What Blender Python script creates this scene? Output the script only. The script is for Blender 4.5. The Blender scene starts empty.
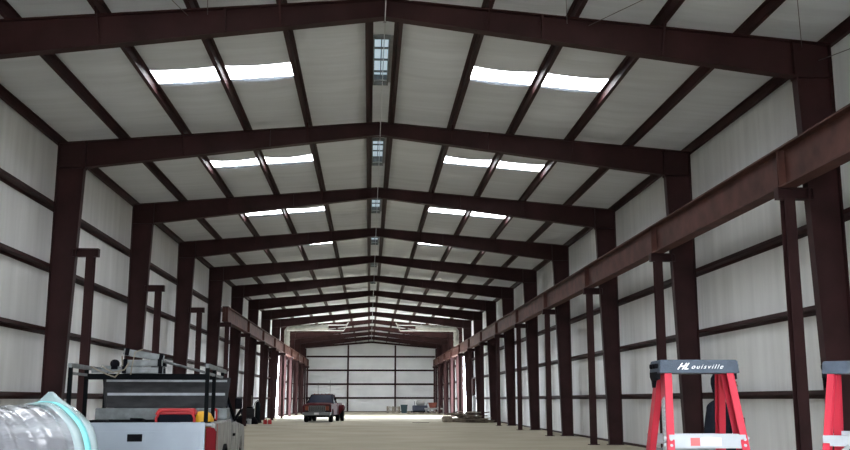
import bpy, bmesh, math, random
from mathutils import Vector, Matrix
random.seed(7)
C = bpy.context.scene.collection
PI = math.pi

# ------------------------------------------------------------------ materials
def mat(name, color, rough=0.6, metal=0.0, noise=0.0, nscale=4.0, bump=0.0, bscale=20.0, spec=0.4, stretch=None, coat=0.0):
    m = bpy.data.materials.new(name); m.use_nodes = True
    nt = m.node_tree; b = nt.nodes['Principled BSDF']
    b.inputs['Base Color'].default_value = (*color, 1)
    b.inputs['Roughness'].default_value = rough
    b.inputs['Metallic'].default_value = metal
    b.inputs['Specular IOR Level'].default_value = spec
    b.inputs['Coat Weight'].default_value = coat
    tc = nt.nodes.new('ShaderNodeTexCoord'); mp = nt.nodes.new('ShaderNodeMapping')
    nt.links.new(tc.outputs['Object'], mp.inputs['Vector'])
    if stretch: mp.inputs['Scale'].default_value = stretch
    if noise > 0:
        n = nt.nodes.new('ShaderNodeTexNoise'); n.inputs['Scale'].default_value = nscale; n.inputs['Detail'].default_value = 6
        nt.links.new(mp.outputs['Vector'], n.inputs['Vector'])
        r = nt.nodes.new('ShaderNodeValToRGB')
        r.color_ramp.elements[0].position = 0.3; r.color_ramp.elements[1].position = 0.7
        lo = [c * (1 - noise) for c in color]; hi = [min(1, c * (1 + noise)) for c in color]
        r.color_ramp.elements[0].color = (*lo, 1); r.color_ramp.elements[1].color = (*hi, 1)
        nt.links.new(n.outputs['Fac'], r.inputs['Fac']); nt.links.new(r.outputs['Color'], b.inputs['Base Color'])
    if bump > 0:
        n2 = nt.nodes.new('ShaderNodeTexNoise'); n2.inputs['Scale'].default_value = bscale; n2.inputs['Detail'].default_value = 4
        nt.links.new(mp.outputs['Vector'], n2.inputs['Vector'])
        bp = nt.nodes.new('ShaderNodeBump'); bp.inputs['Strength'].default_value = bump; bp.inputs['Distance'].default_value = 0.05
        nt.links.new(n2.outputs['Fac'], bp.inputs['Height']); nt.links.new(bp.outputs['Normal'], b.inputs['Normal'])
    return m

M = {}
M['steel'] = mat('maroon_steel', (0.034, 0.0115, 0.0120), 0.6, noise=0.35, nscale=1.5, spec=0.22)
M['crane'] = mat('red_primer_steel', (0.082, 0.034, 0.028), 0.65, noise=0.35, nscale=2.0, spec=0.2)
M['zinc'] = mat('zinc', (0.5, 0.5, 0.5), 0.4, 0.8)
M['wire'] = mat('cable_steel', (0.16, 0.15, 0.15), 0.5, 0.4)
M['white_rope'] = mat('white_cord', (0.62, 0.64, 0.66), 0.7)
M['duct'] = mat('duct_wrap', (0.19, 0.188, 0.165), 0.6, noise=0.15)
M['pipe'] = mat('white_pipe', (0.34, 0.33, 0.31), 0.5)
M['ladder_red'] = mat('ladder_red', (0.46, 0.022, 0.045), 0.45, noise=0.08, nscale=6, spec=0.35)
M['cap'] = mat('ladder_cap', (0.062, 0.078, 0.104), 0.6, spec=0.2, noise=0.15, nscale=25, bump=0.15, bscale=150)
M['alu'] = mat('aluminium', (0.40, 0.42, 0.45), 0.6, 0.0, spec=0.2, noise=0.12, nscale=8)
M['alu_dull'] = mat('dull_aluminium', (0.20, 0.215, 0.22), 0.6, 0.1, spec=0.2, noise=0.25, nscale=10)
M['alu_dark'] = mat('dark_tread_plate', (0.034, 0.034, 0.036), 0.6, 0.0, spec=0.15, noise=0.45, nscale=4, stretch=(1, 3, 3))
M['lettering'] = mat('white_lettering', (0.9, 0.9, 0.9), 0.5)
M['sticker'] = mat('label_grey', (0.42, 0.43, 0.45), 0.6, noise=0.4, nscale=60, stretch=(1, 1, 3))
M['sticker_w'] = mat('label_white', (0.75, 0.75, 0.78), 0.6)
M['sticker_r'] = mat('label_red', (0.55, 0.12, 0.12), 0.6)
M['sticker_b'] = mat('label_blue', (0.12, 0.2, 0.6), 0.6)
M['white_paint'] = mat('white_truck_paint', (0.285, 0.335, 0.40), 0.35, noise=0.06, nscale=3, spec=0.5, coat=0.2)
M['dirty_paint'] = mat('dusty_truck_paint', (0.25, 0.25, 0.24), 0.5, noise=0.35, nscale=5)
M['maroon_paint'] = mat('maroon_truck_paint', (0.065, 0.008, 0.011), 0.6, spec=0.05)
M['black'] = mat('black_plastic', (0.006, 0.006, 0.008), 0.8, spec=0.05)
M['blackpaint'] = mat('black_rack_paint', (0.005, 0.006, 0.007), 0.8, spec=0.04)
M['rubber'] = mat('tyre_rubber', (0.010, 0.010, 0.010), 0.9, spec=0.05)
M['chrome'] = mat('chrome', (0.22, 0.23, 0.235), 0.35, 0.6)
M['grille'] = mat('grille_grey', (0.12, 0.12, 0.13), 0.4, 0.3)
M['glass'] = mat('dark_window_glass', (0.006, 0.010, 0.030), 0.3, spec=0.1)
M['redlens'] = mat('red_lens', (0.13, 0.006, 0.010), 0.6, spec=0.08)
M['amber_lens_glint'] = mat('amber_lens_and_sunset_glint', (0.22, 0.05, 0.02), 0.3)  # amber of the marker lenses; on headlights it stands for reflected sunset
M['stripe'] = mat('red_stripe', (0.42, 0.06, 0.05), 0.5)
M['red'] = mat('red_plastic', (0.42, 0.016, 0.02), 0.45, noise=0.1)
M['navy'] = mat('navy_fabric', (0.008, 0.010, 0.016), 0.9, spec=0.1)
M['yellow'] = mat('yellow_plastic', (0.68, 0.36, 0.02), 0.5, noise=0.12, nscale=8)
M['teal'] = mat('teal_tape', (0.22, 0.66, 0.68), 0.35, noise=0.2, nscale=8, spec=0.6)
M['wood'] = mat('weathered_wood', (0.15, 0.12, 0.09), 0.85, noise=0.4, nscale=6)
M['wood_pale'] = mat('pale_wood', (0.28, 0.24, 0.19), 0.85, noise=0.3, nscale=6)
M['wood_dark'] = mat('dark_wood', (0.075, 0.055, 0.042), 0.85, noise=0.4, nscale=6)
M['grey'] = mat('grey_paint', (0.30, 0.31, 0.32), 0.6, noise=0.15)
M['darkgrey'] = mat('dark_machine_paint', (0.012, 0.012, 0.014), 0.6, noise=0.3)
M['machineblue'] = mat('dark_blue_machine', (0.035, 0.04, 0.06), 0.5)
M['binblue'] = mat('blue_green_bin', (0.018, 0.04, 0.045), 0.6)
M['rust'] = mat('rusty_red', (0.26, 0.075, 0.05), 0.75, noise=0.3)
M['cylgreen'] = mat('dark_cylinder', (0.007, 0.010, 0.013), 0.8, spec=0.1)
M['skin'] = mat('skin', (0.30, 0.17, 0.12), 0.6)
M['hair'] = mat('dark_hair', (0.012, 0.010, 0.010), 0.7)
M['hoodie'] = mat('black_cotton', (0.009, 0.010, 0.015), 0.95, bump=0.2, bscale=30, spec=0.06)
M['denim'] = mat('dark_denim', (0.02, 0.028, 0.05), 0.9)
M['rope'] = mat('rope', (0.25, 0.22, 0.17), 0.9)
M['concrete'] = mat('pale_ground', (0.50, 0.48, 0.43), 0.95, noise=0.08, nscale=0.6)

# white vinyl-faced insulation on walls: vertical streaks and seams
def facing(name, col, axis):
    m = bpy.data.materials.new(name); m.use_nodes = True
    nt = m.node_tree; b = nt.nodes['Principled BSDF']
    b.inputs['Roughness'].default_value = 0.45; b.inputs['Specular IOR Level'].default_value = 0.35
    tc = nt.nodes.new('ShaderNodeTexCoord'); mp = nt.nodes.new('ShaderNodeMapping')
    nt.links.new(tc.outputs['Object'], mp.inputs['Vector'])
    if axis == 'wall': mp.inputs['Scale'].default_value = (1.0, 1.0, 0.09)
    else: mp.inputs['Scale'].default_value = (0.12, 1.0, 0.12)
    n = nt.nodes.new('ShaderNodeTexNoise'); n.inputs['Scale'].default_value = 3.2; n.inputs['Detail'].default_value = 5
    nt.links.new(mp.outputs['Vector'], n.inputs['Vector'])
    r = nt.nodes.new('ShaderNodeValToRGB')
    r.color_ramp.elements[0].position = 0.25; r.color_ramp.elements[1].position = 0.75
    r.color_ramp.elements[0].color = (*[c * 0.88 for c in col], 1); r.color_ramp.elements[1].color = (*[min(1, c * 1.07) for c in col], 1)
    nt.links.new(n.outputs['Fac'], r.inputs['Fac']); nt.links.new(r.outputs['Color'], b.inputs['Base Color'])
    # seams every 1.22 m plus fine wrinkles
    w = nt.nodes.new('ShaderNodeTexWave'); w.wave_type = 'BANDS'
    w.bands_direction = 'Y' if axis != 'end' else 'X'
    w.wave_profile = 'SAW' ; w.inputs['Scale'].default_value = 0.26; w.inputs['Distortion'].default_value = 0.15
    nt.links.new(tc.outputs['Object'], w.inputs['Vector'])
    n2 = nt.nodes.new('ShaderNodeTexNoise'); n2.inputs['Scale'].default_value = 7; n2.inputs['Detail'].default_value = 3
    nt.links.new(mp.outputs['Vector'], n2.inputs['Vector'])
    ad = nt.nodes.new('ShaderNodeMath'); ad.operation = 'MULTIPLY_ADD'; ad.inputs[1].default_value = 0.35
    nt.links.new(w.outputs['Fac'], ad.inputs[0]); nt.links.new(n2.outputs['Fac'], ad.inputs[2])
    bp = nt.nodes.new('ShaderNodeBump'); bp.inputs['Strength'].default_value = 0.45; bp.inputs['Distance'].default_value = 0.04
    nt.links.new(ad.outputs[0], bp.inputs['Height']); nt.links.new(bp.outputs['Normal'], b.inputs['Normal'])
    return m
M['facing'] = facing('white_wall_facing', (0.80, 0.81, 0.81), 'wall')
M['facing_end'] = facing('white_end_facing', (0.84, 0.85, 0.85), 'end')
M['facing_roof'] = facing('white_roof_facing', (0.70, 0.73, 0.77), 'roof')

def floor_mat():
    m = bpy.data.materials.new('packed_base_floor'); m.use_nodes = True
    nt = m.node_tree; b = nt.nodes['Principled BSDF']; b.inputs['Roughness'].default_value = 0.95
    b.inputs['Specular IOR Level'].default_value = 0.15
    tc = nt.nodes.new('ShaderNodeTexCoord')
    n = nt.nodes.new('ShaderNodeTexNoise'); n.inputs['Scale'].default_value = 0.35; n.inputs['Detail'].default_value = 8
    nt.links.new(tc.outputs['Object'], n.inputs['Vector'])
    r = nt.nodes.new('ShaderNodeValToRGB'); r.color_ramp.elements[0].position = 0.3; r.color_ramp.elements[1].position = 0.7
    r.color_ramp.elements[0].color = (0.37, 0.335, 0.25, 1); r.color_ramp.elements[1].color = (0.47, 0.43, 0.335, 1)
    nt.links.new(n.outputs['Fac'], r.inputs['Fac']); nt.links.new(r.outputs['Color'], b.inputs['Base Color'])
    n2 = nt.nodes.new('ShaderNodeTexNoise'); n2.inputs['Scale'].default_value = 12; n2.inputs['Detail'].default_value = 5
    nt.links.new(tc.outputs['Object'], n2.inputs['Vector'])
    bp = nt.nodes.new('ShaderNodeBump'); bp.inputs['Strength'].default_value = 0.4; bp.inputs['Distance'].default_value = 0.02
    nt.links.new(n2.outputs['Fac'], bp.inputs['Height']); nt.links.new(bp.outputs['Normal'], b.inputs['Normal'])
    return m
M['floor'] = floor_mat()

def glow(name, col, s):
    m = bpy.data.materials.new(name); m.use_nodes = True
    b = m.node_tree.nodes['Principled BSDF']
    b.inputs['Base Color'].default_value = (0.8, 0.8, 0.8, 1)
    b.inputs['Emission Color'].default_value = (*col, 1); b.inputs['Emission Strength'].default_value = s
    return m
M['skylight'] = glow('daylit_fibreglass', (0.95, 0.98, 1.03), 9.5)
M['vent_glow'] = glow('daylit_vent_panel', (0.50, 0.68, 0.80), 0.36)

def film_mat():
    m = bpy.data.materials.new('plastic_wrap'); m.use_nodes = True
    nt = m.node_tree; b = nt.nodes['Principled BSDF']
    b.inputs['Roughness'].default_value = 0.16; b.inputs['Specular IOR Level'].default_value = 0.9
    b.inputs['Coat Weight'].default_value = 0.6; b.inputs['Coat Roughness'].default_value = 0.1
    tc = nt.nodes.new('ShaderNodeTexCoord'); mp = nt.nodes.new('ShaderNodeMapping'); mp.inputs['Scale'].default_value = (0.8, 3.2, 3.2)
    mp.inputs['Rotation'].default_value = (0.1, 0.15, 0.12)
    nt.links.new(tc.outputs['Object'], mp.inputs['Vector'])
    n = nt.nodes.new('ShaderNodeTexNoise'); n.inputs['Scale'].default_value = 2.2; n.inputs['Detail'].default_value = 6; n.inputs['Distortion'].default_value = 0.3
    nt.links.new(mp.outputs['Vector'], n.inputs['Vector'])
    r = nt.nodes.new('ShaderNodeValToRGB'); r.color_ramp.elements[0].position = 0.42; r.color_ramp.elements[1].position = 0.66
    r.color_ramp.elements[0].color = (0.24, 0.245, 0.27, 1); r.color_ramp.elements[1].color = (0.40, 0.42, 0.45, 1)
    nt.links.new(n.outputs['Fac'], r.inputs['Fac']); nt.links.new(r.outputs['Color'], b.inputs['Base Color'])
    bp = nt.nodes.new('ShaderNodeBump'); bp.inputs['Strength'].default_value = 0.6; bp.inputs['Distance'].default_value = 0.05
    nt.links.new(n.outputs['Fac'], bp.inputs['Height']); nt.links.new(bp.outputs['Normal'], b.inputs['Normal'])
    return m
M['film'] = film_mat()
def clear_film():
    m = bpy.data.materials.new('clear_teal_wrap'); m.use_nodes = True
    b = m.node_tree.nodes['Principled BSDF']
    b.inputs['Base Color'].default_value = (0.50, 0.64, 0.65, 1); b.inputs['Roughness'].default_value = 0.2
    b.inputs['Alpha'].default_value = 0.6; b.inputs['Coat Weight'].default_value = 0.6
    return m
M['film_teal'] = clear_film()

def scarf_mat():
    m = bpy.data.materials.new('patterned_print'); m.use_nodes = True
    nt = m.node_tree; b = nt.nodes['Principled BSDF']; b.inputs['Roughness'].default_value = 0.9
    tc = nt.nodes.new('ShaderNodeTexCoord'); v = nt.nodes.new('ShaderNodeTexVoronoi'); v.inputs['Scale'].default_value = 38
    nt.links.new(tc.outputs['Object'], v.inputs['Vector'])
    r = nt.nodes.new('ShaderNodeValToRGB'); r.color_ramp.elements[0].position = 0.38; r.color_ramp.elements[1].position = 0.45
    r.color_ramp.elements[0].color = (0.75, 0.75, 0.78, 1); r.color_ramp.elements[1].color = (0.02, 0.02, 0.03, 1)
    nt.links.new(v.outputs['Distance'], r.inputs['Fac']); nt.links.new(r.outputs['Color'], b.inputs['Base Color'])
    return m
M['print'] = scarf_mat()

# ------------------------------------------------------------------ mesh helpers
class MB:
    def __init__(s): s.v = []; s.f = []; s.smooth = set()
    def add(s, vs, fs, smooth=False):
        o = len(s.v); s.v += [tuple(v) for v in vs]
        for f in fs:
            if smooth: s.smooth.add(len(s.f))
            s.f.append([i + o for i in f])
        return s
    def box(s, x0, x1, y0, y1, z0, z1):
        vs = [(x, y, z) for x in (x0, x1) for y in (y0, y1) for z in (z0, z1)]
        return s.add(vs, [(0, 1, 3, 2), (4, 6, 7, 5), (0, 4, 5, 1), (2, 3, 7, 6), (0, 2, 6, 4), (1, 5, 7, 3)])
    def bar(s, p, q, w, t, up=(0, 0, 1)):
        """rectangular bar from p to q, w across, t along `up`"""
        p = Vector(p); q = Vector(q); d = (q - p).normalized(); up = Vector(up)
        if abs(d.dot(up)) > 0.98: up = Vector((0, 1, 0)) if abs(d.y) < 0.9 else Vector((1, 0, 0))
        a = d.cross(up).normalized() * w / 2; b = a.cross(d).normalized() * t / 2
        vs = [p - a - b, p + a - b, p + a + b, p - a + b, q - a - b, q + a - b, q + a + b, q - a + b]
        return s.add(vs, [(0, 3, 2, 1), (4, 5, 6, 7), (0, 1, 5, 4), (1, 2, 6, 5), (2, 3, 7, 6), (3, 0, 4, 7)])
    def tube(s, pts, r, n=8, cap=True):
        pts = [Vector(p) for p in pts]; rs = r if isinstance(r, (list, tuple)) else [r] * len(pts)
        vs = []; prev = None
        for i, p in enumerate(pts):
            d = (pts[min(i + 1, len(pts) - 1)] - pts[max(i - 1, 0)]).normalized()
            a = (prev - d * prev.dot(d)) if prev is not None else d.orthogonal()
            a.normalize(); prev = a; b = d.cross(a)
            for k in range(n):
                t = 2 * PI * k / n; vs.append(p + (a * math.cos(t) + b * math.sin(t)) * rs[i])
        fs = []
        for i in range(len(pts) - 1):
            for k in range(n):
                k2 = (k + 1) % n; fs.append((i * n + k, i * n + k2, (i + 1) * n + k2, (i + 1) * n + k))
        s.add(vs, fs, True)
        if cap:
            s.add(vs[:n], [tuple(reversed(range(n)))]); s.add(vs[-n:], [tuple(range(n))])
        return s
    def lathe(s, prof, n=24, origin=(0, 0, 0), axis='z', smooth=True):
        vs = []
        for r, h in prof:
            for k in range(n):
                t = 2 * PI * k / n; a, b = r * math.cos(t), r * math.sin(t)
                v = {'z': (a, b, h), 'x': (h, a, b), 'y': (a, h, b)}[axis]
                vs.append((v[0] + origin[0], v[1] + origin[1], v[2] + origin[2]))
        fs = []
        for i in range(len(prof) - 1):
            for k in range(n):
                k2 = (k + 1) % n; fs.append((i * n + k, i * n + k2, (i + 1) * n + k2, (i + 1) * n + k))
        s.add(vs, fs, smooth)
        if prof[0][0] > 1e-5: s.add(vs[:n], [tuple(reversed(range(n)))])
        if prof[-1][0] > 1e-5: s.add(vs[-n:], [tuple(range(n))])
        return s
    def prism(s, poly, axis, a, b):
        """polygon (2-D) swept along axis from a to b"""
        def P(u, v, w): return {'x': (w, u, v), 'y': (u, w, v), 'z': (u, v, w)}[axis]
        n = len(poly); vs = [P(u, v, a) for u, v in poly] + [P(u, v, b) for u, v in poly]
        fs = [tuple(range(n)), tuple(range(2 * n - 1, n - 1, -1))] + [(i, i + n, (i + 1) % n + n, (i + 1) % n) for i in range(n)]
        return s.add(vs, fs)
    def loft(s, rings, smooth=False, caps=True):
        n = len(rings[0]); vs = [p for r in rings for p in r]; fs = []
        for i in range(len(rings) - 1):
            for k in range(n):
                k2 = (k + 1) % n; fs.append((i * n + k, i * n + k2, (i + 1) * n + k2, (i + 1) * n + k))
        if caps: fs += [tuple(reversed(range(n))), tuple(range((len(rings) - 1) * n, len(rings) * n))]
        return s.add(vs, fs, smooth)
    def build(s, name, m, parent=None, bevel=0.0, seg=2):
        me = bpy.data.meshes.new(name); me.from_pydata(s.v, [], s.f)
        bm = bmesh.new(); bm.from_mesh(me); bmesh.ops.recalc_face_normals(bm, faces=bm.faces)
        bm.to_mesh(me); bm.free()
        for i in s.smooth:
            if i < len(me.polygons): me.polygons[i].use_smooth = True
        me.materials.append(m)
        o = bpy.data.objects.new(name, me); C.objects.link(o)
        if parent: o.parent = parent
        if bevel:
            md = o.modifiers.new('bevel', 'BEVEL'); md.width = bevel; md.segments = seg; md.limit_method = 'ANGLE'
        return o

def tag(o, label=None, cat=None, group=None, kind=None):
    if label: o['label'] = label
    if cat: o['category'] = cat
    if group: o['group'] = group
    if kind: o['kind'] = kind
    return o
def empty(name, loc, label, cat, rz=0, group=None):
    o = bpy.data.objects.new(name, None); C.objects.link(o); o.location = loc; o.rotation_euler = (0, 0, rz)
    return tag(o, label, cat, group)
def struct(o, label=None): return tag(o, label, None, None, 'structure')
def kids(o): return [c for c in bpy.data.objects if c.parent == o]
def copy_tree(o, parent=None):
    ch = kids(o); c = o.copy(); C.objects.link(c)
    if parent: c.parent = parent
    for k in ch: copy_tree(k, c)
    return c

# ------------------------------------------------------------------ dimensions
W, H, RISE = 8.31, 8.04, 1 / 12.0      # steel line: half width, eave height, roof pitch
WS = 8.53                              # wall sheeting
Z1, BAY, YE = 16.73, 8.0, 122.5        # first frame ahead, bay, far end wall
YF = -8.2                              # open front end
FR = [Z1 + k * BAY for k in range(-3, 13)]   # frames -2 .. 13
def roofz(x, base=H): return base + (W - abs(x)) * RISE
ORD = ['first', 'second', 'third', 'fourth', 'fifth', 'sixth', 'seventh', 'eighth', 'ninth', 'tenth', 'eleventh', 'twelfth', 'thirteenth', 'fourteenth', 'fifteenth', 'sixteenth']
DOOR_Y = (FR[11] + 0.35, FR[12] + 2.9)     # bay between the ninth and tenth frame
DOOR_Z = 5.45

# ------------------------------------------------------------------ setting
g = MB(); g.add([(-WS, YF, 0), (WS, YF, 0), (WS, YE, 0), (-WS, YE, 0)], [(0, 1, 2, 3)])
struct(g.build('floor', M['floor']), 'packed tan earth floor of the building')
g = MB()
for a in [(-90, -WS, -60, 190), (WS, 90, -60, 190), (-WS, WS, -60, YF), (-WS, WS, YE, 190)]:
    g.add([(a[0], a[2], -0.02), (a[1], a[2], -0.02), (a[1], a[3], -0.02), (a[0], a[3], -0.02)], [(0, 1, 2, 3)])
struct(g.build('ground', M['concrete']), 'pale open ground outside the building')

def sidewall(sx, name):
    g = MB()
    top = H + 0.22
    x0, x1 = (sx * WS, sx * (WS + 0.12))
    lo, hi = min(x0, x1), max(x0, x1)
    g.box(lo, hi, YF, DOOR_Y[0], 0, top); g.box(lo, hi, DOOR_Y[1], YE, 0, top); g.box(lo, hi, DOOR_Y[0], DOOR_Y[1], DOOR_Z, top)
    return g.build(name, M['facing'])
struct(sidewall(-1, 'wall_left'), 'white faced insulation on the left wall'); struct(sidewall(1, 'wall_right'), 'white faced insulation on the right wall')
g = MB(); g.prism([(-WS - .12, 0), (WS + .12, 0), (WS + .12, H + .22), (0, H + .24 + W * RISE), (-WS - .12, H + .22)], 'y', YE, YE + 0.12)
struct(g.build('wall_back', M['facing_end']), 'white faced far end wall')
FO = 2.7; FOZ = 4.2
g = MB()
g.box(-WS - .12, -FO, YF - .12, YF, 0, H + .1); g.box(FO, WS + .12, YF - .12, YF, 0, H + .1)
g.prism([(-FO, FOZ), (FO, FOZ), (FO, H + .1), (0, H + .2 + W * RISE), (-FO, H + .1)], 'y', YF - .12, YF)
struct(g.build('wall_front', M['facing_end']), 'front end wall behind the viewer with its wide opening')

# ceiling: draped facing between purlins, with skylight holes
PX = [0.29 + i * 1.604 for i in range(6)]; PX[5] = W
SKY_BAYS = list(range(16))      # bay k lies between FR[k] and FR[k+1]
def sky_span(k): c = FR[k] + BAY / 2; return c - 0.48, c + 0.48
def ceiling():
    g = MB()
    ys = [YF]; 
    marks = []
    for k in SKY_BAYS: marks += list(sky_span(k))
    y = YF
    while y < YE - 0.01:
        y2 = min(y + 0.4, YE)
        ys.append(y2); y = y2
    ys = [yy for yy in ys if all(abs(yy - m) > 0.15 for m in marks)] + marks
    ys.sort()
    seams = [random.uniform(0, 6.28) for _ in range(300)]
    strips = []
    for sx in (-1, 1):
        for i in range(5): strips.append((sx, PX[i], PX[i + 1], i))
        strips.append((sx, W, WS + 0.02, 9))
    strips.append((1, -0.29, 0.29, 8))
    for sx, a, b, i in strips:
        n = 8 if i < 6 else 2
        base = len(g.v)
        rnd = random.uniform(0, 10)
        vs = []
        for j, y in enumerate(ys):
            for k in range(n + 1):
                t = k / n; x = a + (b - a) * t
                s = 4 * t * (1 - t) if i < 6 else 0
                z = H + 0.205 + (W - abs(x)) * RISE
                ruff = 0.015 * math.sin(y * 5.15 + 0.6 * math.sin(y * 1.3 + rnd)) + 0.006 * math.sin(y * 11 + rnd + x)
                z -= s * (0.045 + ruff + 0.02 * math.sin(y * 0.9 + rnd))
                vs.append((sx * x, y, z))
        fs = []
        for j in range(len(ys) - 1):
            mid = (ys[j] + ys[j + 1]) / 2
            if i in (1, 2) and any(sky_span(k)[0] < mid < sky_span(k)[1] for k in SKY_BAYS): continue
            if i == 8 and any(FR[k] + 2.2 < mid < FR[k] + 5.2 for k in range(len(FR) - 1)): continue
            for k in range(n):
                p = j * (n + 1) + k; fs.append((p, p + 1, p + n + 2, p + n + 1))
        g.add(vs, fs, True)
    o = g.build('ceiling', M['facing_roof'])
    # metal roof sheets above the insulation, with the same openings
    return o
struct(ceiling(), 'white roof insulation sagging between the purlins')
def roof_sheet():
    g = MB()
    spans = []; y = YF - 0.3
    cuts = sorted([sky_span(k) for k in SKY_BAYS])
    for sx in (-1, 1):
        def strip(xa, xb, ya, yb):
            za, zb = H + .32 + (W - xa) * RISE, H + .32 + (W - xb) * RISE
            g.add([(sx * xa, ya, za), (sx * xb, ya, zb), (sx * xb, yb, zb), (sx * xa, yb, za)], [(0, 1, 2, 3)])
        strip(PX[3], W + 0.5, YF - .3, YE + .3); strip(0.29, PX[1], YF - .3, YE + .3)
        y = YF - .3
        for a, b in cuts: strip(PX[1], PX[3], y, a); y = b
        strip(PX[1], PX[3], y, YE + .3)
        y = YF - .3
        for k in range(len(FR) - 1): strip(0, 0.29, y, FR[k] + 2.2); y = FR[k] + 5.2
        strip(0, 0.29, y, YE + .3)
    return g.build('trim_roof', M['grey'])
struct(roof_sheet(), 'outer metal roof sheets')

# skylight panels (translucent fibreglass lit by the day) and ridge vents
NAMESKY = {3: 'nearest skylight pair in view', 4: 'second nearest skylight pair', 5: 'third nearest skylight pair', 6: 'fourth nearest skylight pair'}
for k in SKY_BAYS:
    if k < 3 and k != 2: pass
    a, b = sky_span(k)
    for sx, sn in ((-1, 'left'), (1, 'right')):
        for i, pn in ((1, 'ridge side'), (2, 'eave side')):
            g = MB(); vs = []; n = 6
            for y in (a - .02, b + .02):
                for q in range(n + 1):
                    x = PX[i] + 0.0 + (PX[i + 1] - PX[i]) * q / n
                    vs.append((sx * x, y, H + 0.235 + (W - x) * RISE))
            fs = [(q, q + 1, q + n + 2, q + n + 1) for q in range(n)]
            g.add(vs, fs, True)
            # thin edge
            o = g.build('skylight_panel', M['skylight'])
            md = o.modifiers.new('t', 'SOLIDIFY'); md.thickness = 0.02; md.offset = 1
            where = {3: 'between the two nearest roof frames', 4: 'between the second and third roof frames', 5: 'between the third and fourth roof frames', 6: 'between the fourth and fifth roof frames',
                     2: 'overhead just before the nearest roof frame', 1: 'right above the viewer', 0: 'behind the viewer', 11: 'in the bay over the bright side doors', 15: 'closest to the end wall'}.get(k, 'in the %s bay from the viewer' % ORD[k - 2])
            tag(o, 'bright %s roof skylight panel, %s, %s' % (sn, pn, where), 'skylight', 'skylight panels')
for k in range(2, len(FR) - 1):
    y0, y1 = FR[k] + 2.2, FR[k] + 5.2; zc = H + .2 + (W) * RISE
    num = k - 2
    where = 'behind the nearest roof frame' if k == 3 else ('overhead before the nearest frame' if k == 2 else 'in the %s bay from the viewer' % ORD[k - 2])
    e = empty('ridge_vent', (-.03, y0, zc), 'narrow pale blue ridge vent with crossbars %s' % where, 'roof vent', 0, 'ridge vents along the roof peak')
    L = y1 - y0
    g = MB()
    for sx in (-1, 1): g.box(sx * .165 - .015, sx * .165 + .015, 0, L, -.10, .20)
    for y in (0, L - .03): g.box(-.15, .15, y, y + .03, -.10, .20)
    for y in (L * .28, L * .52, L * .78): g.box(-.15, .15, y - .02, y + .02, 0.0, .04)
    g.build('vent_frame', M['alu_dull'], e)
    g = MB(); g.box(-.15, .15, .03, L - .03, .16, .18)
    g.build('vent_panel', M['vent_glow'], e)
    g = MB()
    for sx in (-1, 1): g.box(min(sx * .18, sx * .262), max(sx * .18, sx * .262), 0, L, -.02, 0.0)
    g.build('vent_flange', M['grey'], e)
    g = MB(); g.tube([(0.0, .05, .10), (0.0, L - .05, .10)], .012, 6); g.build('damper_rod', M['wire'], e)

# ------------------------------------------------------------------ portal frames
def make_frame(end=False):
    e = bpy.data.objects.new('steel_frame', None); C.objects.link(e)
    fw, ft, wt = 0.22, 0.02, 0.014
    kd, kz, cb = .69, .65, .46
    for sx in (-1, 1):
        g = MB()
        # column web (tapered), flanges
        xo = W; xi0 = W - cb; xi1 = W - kd; zk = H - kz; zt = roofz(W - kd) - .02
        P = [(sx * xo, .02), (sx * xo, H), (sx * xi1, zt), (sx * xi1, zk), (sx * xi0, .02)]
        g.prism(P, 'y', -wt / 2, wt / 2)
        g.bar((sx * (xo - ft / 2), 0, .02), (sx * (xo - ft / 2), 0, H), fw, ft, (1, 0, 0))
        g.bar((sx * (xi0 + ft / 2), 0, .02), (sx * (xi1 + ft / 2), 0, zk), fw, ft, (1, 0, 0))
        g.box(min(sx * xi1, sx * xo), max(sx * xi1, sx * xo), -fw / 2, fw / 2, zk - .01, zk + .01)     # knee stiffener
        c = g.build('column', M['steel'], e)
        b = MB(); b.box(min(sx * (xi0 - .05), sx * (xo + .02)), max(sx * (xi0 - .05), sx * (xo + .02)), -.15, .15, 0, .02)
        b.build('base_plate', M['steel'], c)
        # rafter
        g = MB()
        r0 = (sx * xi1, zk); r1 = (0.012 * sx, roofz(0) - .36)
        P = [(sx * xi1, zk), (sx * xi1, zt), (sx * .012, roofz(0) - .01), r1]
        g.prism(P, 'y', -wt / 2, wt / 2)
        g.bar((sx * W, 0, H - ft / 2), (sx * .012, 0, roofz(0) - ft / 2), fw, ft)
        g.bar((r0[0], 0, r0[1] + ft / 2), (r1[0], 0, r1[1] + ft / 2), fw, ft)
        # end plates at knee and crown, splice at mid
        g.box(min(sx * xi1, sx * (xi1 - .025)), max(sx * xi1, sx * (xi1 - .025)), -fw / 2, fw / 2, zk - .04, zt)
        g.box(min(0, sx * .022), max(0, sx * .022), -fw / 2, fw / 2, roofz(0) - .40, roofz(0) - .02)
        for xs in (2.9,):
            zb = r1[1] + (r0[1] - r1[1]) * xs / xi1
            g.box(sx * xs - .02, sx * xs + .02, -fw / 2, fw / 2, zb, roofz(xs) - .01)
        r = g.build('rafter', M['steel'], e)
        # flange braces between purlins and the bottom flange
        for xp in (PX[1], PX[3]):
            b = MB()
            zb = r1[1] + (r0[1] - r1[1]) * xp / xi1
            b.bar((sx * xp, -.10, zb + .03), (sx * xp, -.45, roofz(xp) + .0), .035, .006)
            b.build('flange_brace', M['steel'], r)
    return e
proto = make_frame()
near_ord = lambda k: ORD[k - 3]
for k, y in enumerate(FR):
    o = proto if k == 0 else copy_tree(proto)
    o.location = (0, y, 0)
    if k >= 3:
        l = 'dark maroon steel portal frame, %s counting from the viewer' % ('nearest in view' if k == 3 else near_ord(k))
    else: l = 'dark maroon steel portal frame behind or above the viewer, %s from the front opening' % ORD[k]
    tag(o, l, 'steel frame', 'portal frames of the hall')
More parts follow.
